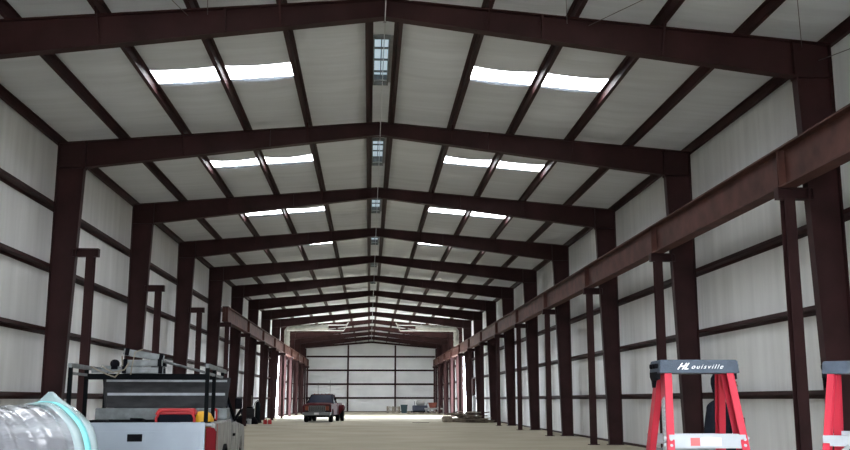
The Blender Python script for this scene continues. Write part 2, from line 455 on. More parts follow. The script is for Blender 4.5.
# end rafter at far wall
e = empty('gable_frame', (0, YE - .14, 0), 'maroon end wall rafter and corner posts against the far wall', 'steel frame')
for sx in (-1, 1):
    g = MB(); g.bar((sx * W, 0, H - .12), (0, 0, roofz(0) - .12), .16, .22); g.build('rafter', M['steel'], e)
    g = MB(); g.box(sx * (W - .1) - .1, sx * (W - .1) + .1, -.1, .1, 0, H - .25); g.build('column', M['steel'], e)
for sx, nm in ((-1, 'left'), (1, 'right')):
    x = {-1: -2.87, 1: 3.05}[sx]
    g = MB(); zt = roofz(x) - .26
    g.box(x - .10, x + .10, -.09, -.075, 0.01, zt); g.box(x - .10, x + .10, .075, .09, 0.01, zt); g.box(x - .008, x + .008, -.075, .075, 0.01, zt)
    o = g.build('end_wall_column', M['steel']); o.location = (0, YE - .14, 0)
    tag(o, 'thin maroon post on the far end wall, the %s one of two' % nm, 'column')

# purlins (Z sections), one run per line
def zsec(g, p, q, up, side, d=.20, fl=.065, t=.012):
    """cold-formed Z running p->q; up = depth dir, side = flange dir"""
    p = Vector(p); q = Vector(q); up = Vector(up); side = Vector(side)
    def slab(c0, c1):
        # c0,c1 are (u,s) corners
        vs = []
        for P in (p, q):
            for (u, s_) in ((c0[0], c0[1]), (c1[0], c0[1]), (c1[0], c1[1]), (c0[0], c1[1])): vs.append(P + up * u + side * s_)
        g.add(vs, [(0, 1, 2, 3), (4, 7, 6, 5), (0, 4, 5, 1), (1, 5, 6, 2), (2, 6, 7, 3), (3, 7, 4, 0)])
    slab((0, -t / 2), (d, t / 2)); slab((0, 0), (t, fl)); slab((d - t, -fl), (d, 0))
for sx, sn in ((-1, 'left'), (1, 'right')):
    for i, x in enumerate(PX):
        z = roofz(x) + .002
        g = MB()
        xx = x if i < 5 else W + .04
        zsec(g, (sx * xx, YF + .1, z), (sx * xx, YE - .02, z), (0, 0, 1), (sx, 0, 0), d=.19, fl=.08)
        o = g.build('roof_purlin' if i < 5 else 'eave_strut', M['steel'])
        if i < 5: tag(o, 'maroon roof purlin, %s from the ridge on the %s slope' % (ORD[i], sn), 'purlin', 'roof purlins')
        else: tag(o, 'maroon eave strut where the roof meets the %s wall' % sn, 'eave strut')

GZ = [1.59, 3.20, 4.80, 6.40]
for sx, sn in ((-1, 'left'), (1, 'right')):
    for i, z in enumerate(GZ):
        spans = [(YF, DOOR_Y[0] - .1, 'near'), (DOOR_Y[1] + .1, YE - .26, 'far')] if z < DOOR_Z else [(YF, YE - .26, 'full')]
        for a, b, w in spans:
            g = MB(); zsec(g, (sx * (W + .005), a + .01, z), (sx * (W + .005), b, z), (sx, 0, 0), (0, 0, 1), d=.20, fl=.08)
            o = g.build('wall_girt', M['steel'])
            t = {'near': 'before the side door', 'far': 'beyond the side door', 'full': 'running the whole length'}[w]
            tag(o, 'maroon wall girt on the %s wall, %s up from the floor, %s' % (sn, ORD[i], t), 'girt', 'side wall girts')
for i, z in enumerate([1.69, 3.39, 5.10, 6.80]):
    g = MB(); zsec(g, (-W + .22, YE - .03, z), (W - .22, YE - .03, z), (0, -1, 0), (0, 0, 1), d=.018, fl=.11)
    g.box(-W + .22, W - .22, YE - .048, YE - .005, z - .06, z + .06)
    tag(g.build('end_wall_girt', M['steel']), 'horizontal maroon girt on the far end wall, %s up from the floor' % ORD[i], 'girt', 'end wall girts')
# base angle along walls
for sx, sn in ((-1, 'left'), (1, 'right')):
    g = MB()
    for a, b in ((YF, DOOR_Y[0]), (DOOR_Y[1], YE - .3)): g.box(min(sx * WS, sx * (WS - .06)), max(sx * WS, sx * (WS - .06)), a, b, 0, .07)
    struct(g.build('baseboard_' + sn, M['steel']))
g = MB(); g.box(-W + .25, W - .25, YE - .06, YE, 0, .07); struct(g.build('baseboard_back', M['steel']))

# side door framing
for n, (sx, sn) in enumerate(((-1, 'left'), (1, 'right'))):
    g = MB(); a, b = min(sx * (W + .02), sx * (WS + .14)), max(sx * (W + .02), sx * (WS + .14))
    g.box(a, b, DOOR_Y[0] - .09, DOOR_Y[0], 0, DOOR_Z + .2); g.box(a, b, DOOR_Y[1], DOOR_Y[1] + .09, 0, DOOR_Z + .2)
    g.box(a, b, DOOR_Y[0], DOOR_Y[1], DOOR_Z, DOOR_Z + .2)
    struct(g.build('door_%d' % (n + 1), M['steel']), 'open framed side doorway in the %s wall' % sn)

# ------------------------------------------------------------------ crane runway
CX0, CZ0, CZ1 = 7.33, 5.28, 6.02
def ibeam(g, x, y0, y1, z0, z1, fw=.30, ft=.035, wt=.016):
    g.box(x - fw / 2, x + fw / 2, y0, y1, z0, z0 + ft); g.box(x - fw / 2, x + fw / 2, y0, y1, z1 - ft, z1)
    g.box(x - wt / 2, x + wt / 2, y0, y1, z0 + ft, z1 - ft)
def beam_run(sx, ks, sn, start=None):
    for n, k in enumerate(ks):
        y0 = FR[k] + .006; y1 = FR[k + 1] - .006 if k + 1 < len(FR) else YE - .5
        if n == 0 and start is not None: y0 = start
        g = MB(); x = sx * CX0
        ibeam(g, 0, 0, y1 - y0, 0, CZ1 - CZ0)
        o = g.build('crane_beam', M['crane']); o.location = (x, y0, CZ0)
        g = MB()
        for yy in (0.02, (y1 - y0) - .03): g.box(-.14, -.012, yy, yy + .012, .036, CZ1 - CZ0 - .036); g.box(.012, .14, yy, yy + .012, .036, CZ1 - CZ0 - .036)
        g.build('stiffener', M['crane'], o)
        tag(o, 'red-brown crane runway beam on the %s side, %s' % (sn, 'nearest length' if n == 0 else '%s length from the viewer' % ORD[n]), 'crane beam', 'crane runway beams')
beam_run(1, list(range(1, 15)), 'right')
beam_run(-1, list(range(7, 15)), 'left', start=47.9)
def make_post(sx):
    e = bpy.data.objects.new('crane_post', None); C.objects.link(e)
    g = MB(); w = .20
    g.box(-.10, .10, -.10, -.088, .02, 5.07); g.box(-.10, .10, .088, .10, .02, 5.07); g.box(-.008, .008, -.088, .088, .02, 5.07)
    g.build('post', M['steel'], e)
    g = MB(); g.box(-.17, .17, -.17, .17, 0, .02); g.build('base_plate', M['steel'], e)
    g = MB(); a, b = -.20 * sx, (.46) * sx
    lo, hi = min(a, b), max(a, b)
    g.box(lo, hi, -.09, .09, 5.07, 5.085); g.box(lo, hi, -.09, .09, 5.265, 5.28); g.box(lo, hi, -.006, .006, 5.085, 5.265)
    g.box(lo, lo + .012, -.09, .09, 5.085, 5.265); g.box(hi - .012, hi, -.09, .09, 5.085, 5.265)
    g.build('bracket_arm', M['steel'], e)
    return e
pr, pl = make_post(1), make_post(-1)
for k in range(1, 16):
    o = pr if k == 1 else copy_tree(pr); o.location = (CX0, FR[k], 0)
    s = 'nearest in view' if k == 3 else (near_ord(k) + ' from the viewer' if k > 3 else 'beside the viewer at the %s frame' % ORD[k])
    tag(o, 'slim maroon post under the right crane beam, %s' % s, 'post', 'crane posts on the right')
for k in range(3, 16):
    o = pl if k == 3 else copy_tree(pl); o.location = (-CX0, FR[k], 0)
    s = 'just outside the left edge' if k == 3 else 'at the %s frame from the viewer' % near_ord(k)
    tag(o, 'slim maroon post by the left wall, %s%s' % (s, '' if k >= 7 else ', no beam'), 'post', 'crane posts on the left')

# ------------------------------------------------------------------ cables and bracing
def cable(pts, r, label, cat='cable', m='wire', name='brace_rod'):
    g = MB(); g.tube(pts, r, 6); return tag(g.build(name, M[m]), label, cat)
f1, f0 = FR[3], FR[2]
cable([(-5.2, f0, roofz(5.2) - .1), (-3.55, f1 - .12, roofz(3.5) - .14)], .007, 'thin roof bracing rod fixed to the nearest rafter, left of the ridge')
cable([(-1.9, f0, roofz(1.9) - .1), (-3.2, f1 - .12, roofz(3.2) - .14)], .007, 'thin roof bracing rod meeting the nearest rafter left of the ridge from the ridge side')
cable([(1.6, f0, roofz(1.6) - .1), (3.35, f1 - .12, roofz(3.4) - .14)], .007, 'thin roof bracing rod meeting the nearest rafter right of the ridge, inner one')
cable([(7.6, f0, roofz(7.6) - .1), (3.75, f1 - .12, roofz(3.8) - .14)], .007, 'thin roof bracing rod meeting the nearest rafter right of the ridge, outer one')
cable([(3.9, f0, roofz(3.9) - .1), (7.75, f1 - .12, roofz(7.75) - .14)], .007, 'thin roof bracing rod ending at the nearest right knee')
cable([(8.05, f0, 6.3), (8.05, f1 - .12, H - .35)], .008, 'thin wall bracing rod rising to the nearest right knee')
cable([(8.0, f0, 6.9), (8.0, f1 - .12, 6.1)], .008, 'thin wall bracing rod meeting the nearest right column above the crane beam')
pts = []
for k in range(len(FR)):
    pts.append((0.0, FR[k], 8.315))
    if k + 1 < len(FR): pts.append((0.0, FR[k] + 4, 8.29))
g = MB(); g.tube(pts, .010, 6)
tag(g.build('hanging_cord', M['white_rope']), 'long white cord strung under the ridge along the whole hall', 'cord')

# ducts and white pipe by the doors
def duct(sx, sn):
    g = MB(); y = 86.6
    xo = 7.55
    path = [(sx * xo, y, 5.75), (sx * xo, y, 7.36)]
    for a in range(1, 8):
        t = a / 8 * PI / 2; path.append((sx * (xo - .30 * (1 - math.cos(t))), y, 7.38 + .34 * math.sin(t) ))
    path += [(sx * 6.9, y, 7.74), (sx * 3.9, y, 7.86)]
    # dense rings for the wrapped ribs
    dense = []; 
    for i in range(len(path) - 1):
        p, q = Vector(path[i]), Vector(path[i + 1]); n = max(1, int((q - p).length / .09))
        for j in range(n): dense.append(p.lerp(q, j / n))
    dense.append(Vector(path[-1]))
    rs = [.24 + (.018 if (i // 2) % 2 else 0) for i in range(len(dense))]
    g.tube(dense, rs, 16)
    e = g.build('air_duct', M['duct'])
    tag(e, 'cream wrapped duct rising from the %s side door and turning in under the roof' % sn, 'duct')
    h = MB(); h.tube([(sx * 6.9, y, 7.8), (sx * 6.9, y, 8.18)], .03, 6); h.tube([(sx * 4.4, y, 8.05), (sx * 4.4, y, 8.4)], .02, 6)
    h.build('hanger', M['pipe'], e)
    g = MB(); yp = 85.9
    g.tube([(sx * 7.5, yp, 7.50), (sx * 2.5, yp, 7.50), (sx * 2.1, yp, 8.22), (sx * 2.35, yp, 8.0), (sx * 3.9, yp, 7.98)], .045, 8)
    wp = tag(g.build('white_pipe', M['pipe']), 'bent white pipe hung below the duct on the %s side of the roof' % sn, 'pipe')
    for xx in (PX[3], PX[4]): h = MB(); h.tube([(sx * xx, yp, 7.5), (sx * xx, yp, roofz(xx) + .01)], .008, 6); h.build('hanger_rod', M['wire'], wp)
duct(-1, 'left'); duct(1, 'right')

# ------------------------------------------------------------------ stepladders
def channel(g, p, q, w, d, face, t=.006):
    """C rail: web w wide seen from `face`, flanges d deep"""
    p = Vector(p); q = Vector(q); dr = (q - p).normalized(); f = Vector(face); f = (f - dr * f.dot(dr)).normalized(); s = dr.cross(f).normalized()
    g.bar(p, q, w, t, f)
    for k in (-1, 1):
        o = s * k * (w / 2 - t / 2) - f * d / 2
        g.bar(p + o, q + o, t, d, f)
def text_mesh(txt, size, name, m, parent, shear=.35, bold=0.0, extrude=.0008, space=1.0):
    cu = bpy.data.curves.new('lettering', 'FONT'); cu.body = txt; cu.size = size; cu.shear = shear; cu.extrude = extrude; cu.offset = bold; cu.space_character = space
    cu.align_x = 'CENTER'; cu.align_y = 'CENTER'
    t = bpy.data.objects.new('tmp', cu); C.objects.link(t)
    bpy.context.view_layer.update()
    me = bpy.data.meshes.new_from_object(t.evaluated_get(bpy.context.evaluated_depsgraph_get()))
    bpy.data.objects.remove(t)
    me.materials.clear(); me.materials.append(m)
    o = bpy.data.objects.new(name, me); C.objects.link(o); o.parent = parent
    return o
def stepladder(loc, rz, label, lettering=True):
    e = empty('stepladder', loc, label, 'stepladder', rz)
    ht = 1.660
    g = MB(); hw = .158
    rings = []
    for z, a, y0, y1 in ((ht - .056, .167, -.098, .098), (ht - .004, .162, -.093, .093), (ht, .157, -.088, .088)):
        rings.append([(-a, y0, z), (a, y0, z), (a, y1, z), (-a, y1, z)])
    g.loft(rings); g.build('top_cap', M['cap'], e, .004)
    # hinge brackets under the cap ends
    for sx in (-1, 1):
        g = MB(); g.prism([(-.05, ht - .05), (.085, ht - .05), (.085, ht - .07), (.06, ht - .085), (.045, ht - .115), (.02, ht - .085), (-.05, ht - .08)], 'x', sx * .154, sx * .169)
        for yy, zz in ((-.05, ht - .025), (.0, ht - .025), (.05, ht - .025)): g.tube([(sx * .162, yy, zz), (sx * .175, yy, zz)], .010, 8)
        g.build('hinge_bracket', M['black'], e)
    # front rails
    def fr(sx, z):
        t = (ht - .05 - z) / (ht - .05); return (sx * (.141 + .115 * t), -.045 - .46 * t, z)
    def rr(sx, z):
        t = (ht - .05 - z) / (ht - .05); return (sx * (.142 + .112 * t), .060 + .62 * t, z)
    for sx in (-1, 1):
        g = MB(); p, q = fr(sx, 0.02), fr(sx, ht - .04); channel(g, p, q, .082, .028, (sx, 0, 0)); r = g.build('front_rail', M['ladder_red'], e, .0015, 1)
        f = MB(); a = fr(sx, 0); f.box(a[0] - .02, a[0] + .02, a[1] - .05, a[1] + .05, 0, .03); f.build('foot', M['black'], r)
        g = MB(); p, q = rr(sx, 0.02), rr(sx, ht - .04); channel(g, p, q, .060, .026, (sx, 0, 0)); r = g.build('rear_rail', M['ladder_red'], e, .0015, 1)
        f = MB(); a = rr(sx, 0); f.box(a[0] - .02, a[0] + .02, a[1] - .04, a[1] + .04, 0, .03); f.build('foot', M['black'], r)
    # warning label on the outer left web
    g = MB(); p, q = Vector(fr(-1, 1.28)), Vector(fr(-1, 1.50)); o = Vector((-.0045, 0, 0)); g.bar(p + o, q + o, .055, .002, (1, 0, 0)); g.build('warning_label', M['sticker'], e)
    # steps
    for n, z in enumerate((.30, .62, .95, 1.326)):
        a = fr(1, z); g = MB(); hw = a[0] - .006; yc = a[1]
        g.box(-hw, hw, yc - .040, yc + .045, z + .022, z + .028); g.box(-hw, hw, yc - .040, yc - .036, z - .024, z + .022); g.box(-hw, hw, yc + .041, yc + .045, z - .01, z + .022)
        g.box(-hw, hw, yc - .040, yc - .030, z - .026, z - .022)
        for q in range(6): g.box(-hw, hw, yc - .033 + q * .013, yc - .029 + q * .013, z + .028, z + .030)
        b = g
        for sx in (-1, 1):
            for zz in (z + .012, z - .014): b.tube([(sx * (a[0] + .002), yc - .02, zz), (sx * (a[0] + .012), yc - .02, zz)], .008, 8)
            for zz in (z + .010, z - .014): b.tube([(sx * (a[0] - .012), yc - .050, zz), (sx * (a[0] - .012), yc - .043, zz)], .006, 8)
        s = g.build('step', M['alu'], e)
        if n == 3:
            b = MB(); b.box(-.07, -.032, yc - .042, yc - .0405, z - .016, z + .016); b.build('safety_sticker', M['sticker_r'], s)
            b = MB(); b.box(-.028, .055, yc - .042, yc - .0405, z - .016, z + .016); b.build('instruction_sticker', M['sticker_w'], s)
    # rear horizontals with diagonal braces
    for z in (.42, .85, 1.325):
        a = rr(1, z); g = MB(); g.box(-a[0] - .003, a[0] + .003, a[1] + .030, a[1] + .036, z - .022, z + .022); g.box(-a[0] + .01, a[0] - .01, a[1] + .012, a[1] + .030, z + .018, z + .022)
        s = g.build('rear_brace', M['alu'], e)
        for sx in (-1, 1): b = MB(); b.bar((sx * (a[0] - .10), a[1] + .036, z - .02), (sx * (a[0] + .0), rr(1, z - .12)[1] + .03, z - .11), .018, .004, (0, 1, 0)); b.build('diagonal_strut', M['alu_dull'], s)
        g = MB(); a2 = rr(1, z - .055); g.box(-a2[0], a2[0], a2[1] + .028, a2[1] + .034, z - .068, z - .042); g.build('rear_slat', M['alu_dull'], s)
    # spreaders
    for sx in (-1, 1):
        g = MB(); p = fr(sx, 1.05); q = rr(sx, 1.05); g.bar((sx * (.19), p[1], 1.05), (sx * .185, (p[1] + q[1]) / 2, 1.02), .004, .02, (0, 0, 1)); g.bar((sx * .185, (p[1] + q[1]) / 2, 1.02), (sx * .19, q[1], 1.05), .004, .02)
        g.build('spreader', M['alu'], e)
    if lettering:
        t = text_mesh('HL', .038, 'logo_lettering', M['lettering'], e, .75, .0005); t.rotation_euler = (PI / 2, 0, 0); t.location = (-.072, -.0985, ht - .029)
        t = text_mesh('ouisville', .026, 'brand_lettering', M['lettering'], e, .5, -.0002, .0008, 1.35); t.rotation_euler = (PI / 2, 0, 0); t.location = (.030, -.0985, ht - .030); t.scale = (1.1, 1, 1)
    return e
stepladder((1.163, 4.10, 0), -.065, 'red fibreglass stepladder with lettered grey top cap, fully between the wall posts')
stepladder((1.935, 4.12, 0), PI - .60, 'red fibreglass stepladder cut off by the right edge of the picture', True)

# ------------------------------------------------------------------ plastic-wrapped roll
def roll():
    ax = Vector((math.cos(1.065 - .0573), math.sin(1.065 - .0573), 0)); far = Vector((-2.52, 7.2, 1.0)); R = .455
    L = 1.45; c = far - ax * L / 2
    e = empty('insulation_roll', (c.x, c.y, .54), 'large roll wrapped in shiny clear plastic with teal bands, lower left corner', 'roll', math.atan2(ax.y, ax.x))
    zc = .46
    g = MB(); prof = []
    n = 40; rings = []
    for i in range(n + 1):
        x = -L / 2 + L * i / n; r = R + .008 * math.sin(i * 1.7) + .006 * math.sin(i * .6 + 1)
        rings.append([(x, r * (1 + .008 * math.sin(3 * a + i * .4) + .006 * math.sin(7 * a - i * .3)) * math.cos(a), zc + r * (1 + .01 * math.sin(3 * a + i * .4)) * math.sin(a)) for a in [2 * PI * k / 48 for k in range(48)]])
    rings = [[(-L / 2 - .01, .15 * math.cos(a), zc + .15 * math.sin(a)) for a in [2 * PI * k / 48 for k in range(48)]]] + rings + [[(L / 2 + .05, .3 * math.cos(a), zc + .3 * math.sin(a)) for a in [2 * PI * k / 48 for k in range(48)]]]
    g.loft(rings, True); g.build('wrapped_body', M['film'], e)
    def band(x0, x1, r0, nm, m, th=.012):
        b = MB(); pr = [(r0, x0), (r0 + th, x0 + .008), (r0 + th, x1 - .008), (r0, x1)]
        vs = []
        for (r, x) in pr:
            for k in range(64):
                a = 2 * PI * k / 64; rr_ = r + .005 * math.sin(5 * a + x * 9) + .003 * math.sin(11 * a)
                xx = x + .012 * math.sin(3 * a + 1)
                vs.append((xx, rr_ * math.cos(a), zc + rr_ * math.sin(a)))
        fs = []
        for i in range(3):
            for k in range(64): fs.append((i * 64 + k, i * 64 + (k + 1) % 64, (i + 1) * 64 + (k + 1) % 64, (i + 1) * 64 + k))
        b.add(vs, fs, True); b.build(nm, m, e)
    band(L / 2 - .05, L / 2 + .0, R + .015, 'teal_band', M['teal'], .012)
    band(L / 2 - .13, L / 2 - .05, R + .006, 'plastic_hem', M['film_teal'], .014)
    band(L / 2 - .0, L / 2 + .07, R + .004, 'plastic_hem', M['film_teal'], .018)
    band(-.10, -.055, R + .012, 'teal_band', M['teal'], .010)
    band(-.055, -.01, R + .010, 'plastic_hem', M['film_teal'], .008)
    # gathered plastic peak at the far end
    b = MB(); rings = []
    for t, hw, th in ((0, .36, .10), (.25, .28, .07), (.5, .17, .05), (.75, .08, .03), (1.0, .02, .012)):
        ring = []
        for k in range(20):
            a = 2 * PI * k / 20; ww = 1 + .12 * math.sin(4 * a + 5 * t)
            yy = hw * math.cos(a) * ww + .02; ring.append((L / 2 + .02 + th * math.sin(a) * ww, yy, zc + math.sqrt(max(.0, (R - .02) ** 2 - (.7 * yy) ** 2)) - .04 + t * .155))
        rings.append(ring)
    b.loft(rings, True); b.build('gathered_plastic', M['film_teal'], e)
    # timber cradle below
    p = empty('timber_pallet', (c.x, c.y, 0), 'wooden pallet stack carrying the plastic wrapped roll', 'pallet', math.atan2(ax.y, ax.x))
    for z in (0, .27):
        for y in (-.45, 0, .45): b = MB(); b.box(-.6, .6, y - .05, y + .05, z + .02, z + .13); b.build('stringer', M['wood'], p)
        for q in range(7): b = MB(); b.box(-.6 + q * .178, -.6 + q * .178 + .12, -.52, .52, z + .13, z + .15); b.build('deck_board', M['wood_pale'], p)
        b = MB(); b.box(-.6, .6, -.5, .5, z, z + .02); b.build('bottom_board', M['wood'], p)
    for sy in (-1, 1):
        b = MB(); b.prism([(sy * .20, .42), (sy * .42, .42), (sy * .42, .66)], 'x', -.55, .55); b.build('wedge', M['wood'], p)
    b = MB(); b.box(-.6, .6, -.52, .52, .42, .535); b.build('pad', M['wood'], p)
roll()

# ------------------------------------------------------------------ pickups
def wheel(e, x, y, r=.37, w=.24, rim='alu_dull'):
    sx = 1 if x > 0 else -1
    g = MB(); h = w / 2
    g.lathe([(r * .58, -h), (r * .93, -h), (r, -h + .03), (r, h - .03), (r * .93, h), (r * .58, h)], 28, (0, 0, 0), 'x')
    g.lathe([(r * .58, h), (r * .58, -h)], 28, (0, 0, 0), 'x')
    t = g.build('wheel', M['rubber'], e); t.location = (x, y, r)
    g = MB(); g.lathe([(.001, sx * h * .35), (r * .16, sx * h * .45), (r * .2, sx * h * .15), (r * .5, sx * h * .3), (r * .585, sx * h * .9)], 24, (0, 0, 0), 'x')
    g.build('rim', M[rim], t)
    return t
def arch(yc, r, z0, n=12):
    return [(yc + r * math.cos(a), z0 + r * math.sin(a)) for a in [PI * k / n for k in range(n + 1)]]   # front -> rear over the top
def pickup(loc, rz, label, paint, side_paint, dually=False, top=1.83, belt=1.17, bedtop=1.22):
    e = empty('pickup_truck', loc, label, 'pickup truck', rz)
    P, S = M[paint], M[side_paint]
    hw = .97 if dually else .92; yb = 2.45; yc1 = 4.05; L = 5.65; z0 = .46
    wr, wf = 1.25, 4.72
    for sx in (-1, 1):
        # bed side
        out = [(0.03, z0 + .05), (0.0, bedtop - .03), (0.03, bedtop), (yb - .02, bedtop), (yb - .02, z0)]
        poly = [(0.03, z0 + .05), (0.0, bedtop - .03), (0.03, bedtop), (yb - .02, bedtop), (yb - .02, z0)] + arch(wr, .45, z0)
        g = MB(); g.prism(poly, 'x', sx * (hw - .055), sx * hw); b = g.build('bed_side', S, e, .02)
        g = MB(); g.box(min(sx * (hw - .16), sx * (hw - .01)), max(sx * (hw - .16), sx * (hw - .01)), .04, yb - .03, bedtop - .04, bedtop + .005); g.build('bed_rail', S, b, .01)
        if side_paint == 'dirty_paint':
            g = MB(); q = [(.16, bedtop - .01), (.20, bedtop - .01), (.33, .62), (.29, .62)]
            g.prism(q, 'x', sx * hw, sx * (hw + .003)); g.build('red_stripe', M['stripe'], b)
        g = MB()   # arch lip
        for a0 in range(11):
            a, c = PI * (a0 + .5) / 12, PI * (a0 + 1.5) / 12
            g.bar((sx * (hw + .012), wr + .455 * math.cos(a), z0 + .455 * math.sin(a)), (sx * (hw + .012), wr + .455 * math.cos(c), z0 + .455 * math.sin(c)), .04, .03, (1, 0, 0))
        g.build('wheel_arch', M['black'] if not dually else P, b)
        # tail light
        g = MB(); zt, zb = bedtop - .05, .72
        g.prism([(hw - .115, zb), (hw + .006, zb), (hw + .006, zt - .05), (hw - .02, zt), (hw - .115, zt)], 'y', -.015, .08) if sx > 0 else g.prism([(-(hw - .115), zb), (-(hw + .006), zb), (-(hw + .006), zt - .05), (-(hw - .02), zt), (-(hw - .115), zt)], 'y', -.015, .08)
        t = g.build('tail_light', M['redlens'], e, .012)
        g = MB(); g.box(min(sx * (hw - .10), sx * (hw - .01)), max(sx * (hw - .10), sx * (hw - .01)), -.018, -.012, zb + .02, zb + .10); g.build('reverse_lens', M['sticker_w'], t)
        # cab lower side / door
        poly = [(yb, z0), (yb, belt), (yc1 + .02, belt - .02), (yc1 + .02, z0)]
        g = MB(); g.prism(poly, 'x', sx * (hw - .10), sx * (hw - .03)); g.build('cab_side', S, e, .02)
        g = MB(); g.prism([(yb + .42, z0 + .06), (yb + .42, belt - .03), (yc1 - .05, belt - .04), (yc1 - .05, z0 + .06)], 'x', sx * (hw - .032), sx * (hw - .020)); d = g.build('door', S, e, .006)
        g = MB(); g.box(min(sx * (hw - .02), sx * (hw + .01)), max(sx * (hw - .02), sx * (hw + .01)), yb + .50, yb + .66, belt - .20, belt - .165); g.build('door_handle', M['black'], d)
        # mirror
        g = MB(); g.box(min(sx * (hw - .05), sx * (hw + .06)), max(sx * (hw - .05), sx * (hw + .06)), yc1 - .42, yc1 - .34, belt + .18, belt + .35)
        g.bar((sx * (hw - .06), yc1 - .36, belt + .0), (sx * (hw + .05), yc1 - .38, belt + .18), .05, .04); g.build('mirror', M['black'], e, .03)
        # fender with arch
        poly = [(yc1 + .02, z0), (yc1 + .02, belt - .03), (L - .28, belt - .10), (L - .12, belt - .22), (L - .10, z0 + .05)] + [(wf + .45, z0)] + arch(wf, .45, z0)[1:]
        g = MB(); g.prism(poly, 'x', sx * (hw - .12), sx * (hw - .01)); g.build('fender', S, e, .02)
        wheel(e, sx * (hw - .14), wf)
        wheel(e, sx * (hw - .14), wr)
        if dually:
            wheel(e, sx * (hw + .18), wr)
            rings = []
            for y, ww, zt in ((wr - .66, .05, .62), (wr - .5, .28, .98), (wr - .2, .36, 1.15), (wr + .2, .36, 1.15), (wr + .5, .28, .98), (wr + .66, .05, .62)):
                rings.append([(sx * (hw - .02), y, zt), (sx * (hw + ww * .7), y, zt - .03), (sx * (hw + ww), y, zt - .12), (sx * (hw + ww), y, zt - .22), (sx * (hw - .02), y, zt - .16)])
            g = MB(); g.loft(rings, True); g.build('rear_flare', P, e)
    # bed floor and front, tailgate
    g = MB(); g.box(-hw + .055, hw - .055, .06, yb - .05, .66, .70); g.box(-hw + .055, hw - .055, yb - .09, yb - .04, .70, bedtop)
    g.build('bed_floor', M['darkgrey'], e)
    g = MB(); tw = hw - .125
    g.box(-tw, tw, 0, .06, .70, bedtop); g.box(-tw + .06, tw - .06, -.006, 0, .76, bedtop - .09)
    tg = g.build('tailgate', P, e, .012)
    g = MB(); g.box(-.085, .085, -.014, 0.0, bedtop - .205, bedtop - .12); g.build('tailgate_handle', M['black'], tg, .006)
    if paint == 'white_paint':
        g = MB(); g.box(-tw + .01, tw - .01, .0, .05, bedtop, bedtop + .012); g.build('gate_top_lip', P, tg)
        g = MB(); x = -.45
        for w in (.07, .05, .08, .06, .09, 0, .06, .05, .07, .09, .05, .07, .08, .06):
            if w: g.box(x, x + w - .018, -.009, -.005, .84, .885)
            x += w if w else .06
        g.build('worn_lettering', M['navy'], tg)
    g = MB(); g.box(-hw + .02, hw - .02, -.16, -.03, .46, .66); g.build('rear_bumper', M['chrome'], e, .03)
    # cab
    def sec(z, inset, ya, ybk, r=.06): 
        x = hw - .05 - inset
        return [(-x, ya, z), (x, ya, z), (x, ybk, z), (-x, ybk, z)]
    g = MB(); g.loft([sec(z0, .0, yb, yc1 + .02), sec(belt - .01, .0, yb, yc1 + .02)]); g.build('cab_floor', M['darkgrey'], e)
    yr0, yr1 = yb + .12, yc1 - .62
    g = MB()
    def gh(y0, y1, x, z): return [(-x, y0, z), (x, y0, z), (x, y1, z), (-x, y1, z)]
    g.loft([gh(yr0 - .02, yr1 + .08, hw - .26, top - .06), gh(yr0 + .03, yr1, hw - .30, top - .015), gh(yr0 + .1, yr1 - .1, hw - .36, top)]); g.build('roof', P, e, .015)
    xb, xt = hw - .08, hw - .26
    for sx in (-1, 1):
        A = (sx * xb, yb + .03, belt); B = (sx * xt, yr0, top - .05); D = (sx * xt, yr1 + .06, top - .05); E = (sx * xb, yc1 + .02, belt)
        for p, q, w in ((A, B, .09), (D, E, .06)): g = MB(); g.bar(p, q, w, .05, (0, 1, 0)); g.build('pillar', S if w > .08 else M['black'], e, .008)
        m1 = (sx * xb, yb + .55, belt); m2 = (sx * xt, yb + .60, top - .05); g = MB(); g.bar(m1, m2, .05, .04, (0, 1, 0)); g.build('pillar', M['black'], e, .008)
    g = MB(); i = .012
    b4 = [(-xb + i, yb + .035, belt - .01), (xb - i, yb + .035, belt - .01), (xb - i, yc1, belt - .01), (-xb + i, yc1, belt - .01)]
    t4 = [(-xt + i, yr0 + .01, top - .055), (xt - i, yr0 + .01, top - .055), (xt - i, yr1 + .05, top - .055), (-xt + i, yr1 + .05, top - .055)]
    g.loft([b4, t4]); g.build('window_glass', M['glass'], e)
    # hood, nose
    g = MB(); x = hw - .12
    rings = []
    for y, z, xx in ((yc1 - .02, belt, x), (yc1 + .5, belt - .01, x), (L - .4, belt - .06, x - .01), (L - .16, belt - .14, x - .03)):
        rings.append([(-xx, y, z - .10), (xx, y, z - .10), (xx, y, z - .02), (xx * .8, y, z + .015), (xx * .3, y, z + .035), (-xx * .3, y, z + .035), (-xx * .8, y, z + .015), (-xx, y, z - .02)])
    g.loft(rings, True); g.build('hood', P, e)
    g = MB(); g.box(-x, x, yc1 + .02, L - .2, .40, belt - .12); g.box(-x + .02, x - .02, L - .2, L - .14, .52, belt - .16); g.build('engine_bay', M['darkgrey'], e)
    g = MB(); gx = .55
    g.box(-gx, gx, L - .14, L - .09, .70, .74); g.box(-gx, gx, L - .14, L - .09, belt - .22, belt - .17)
    for q in range(9): g.box(-gx + q * gx / 4 - .014, -gx + q * gx / 4 + .014, L - .14, L - .10, .74, belt - .22)
    for q in range(3): g.box(-gx, gx, L - .135, L - .11, .79 + q * .08, .81 + q * .08)
    g.build('grille', M['chrome'], e)
    for sx in (-1, 1):
        g = MB(); g.box(min(sx * .57, sx * .79), max(sx * .57, sx * .79), L - .15, L - .09, .78, belt - .19); hl = g.build('headlight', M['amber_lens_glint'] if dually else M['sticker_w'], e, .01)  # far truck: sunset reflection painted into the headlight colour
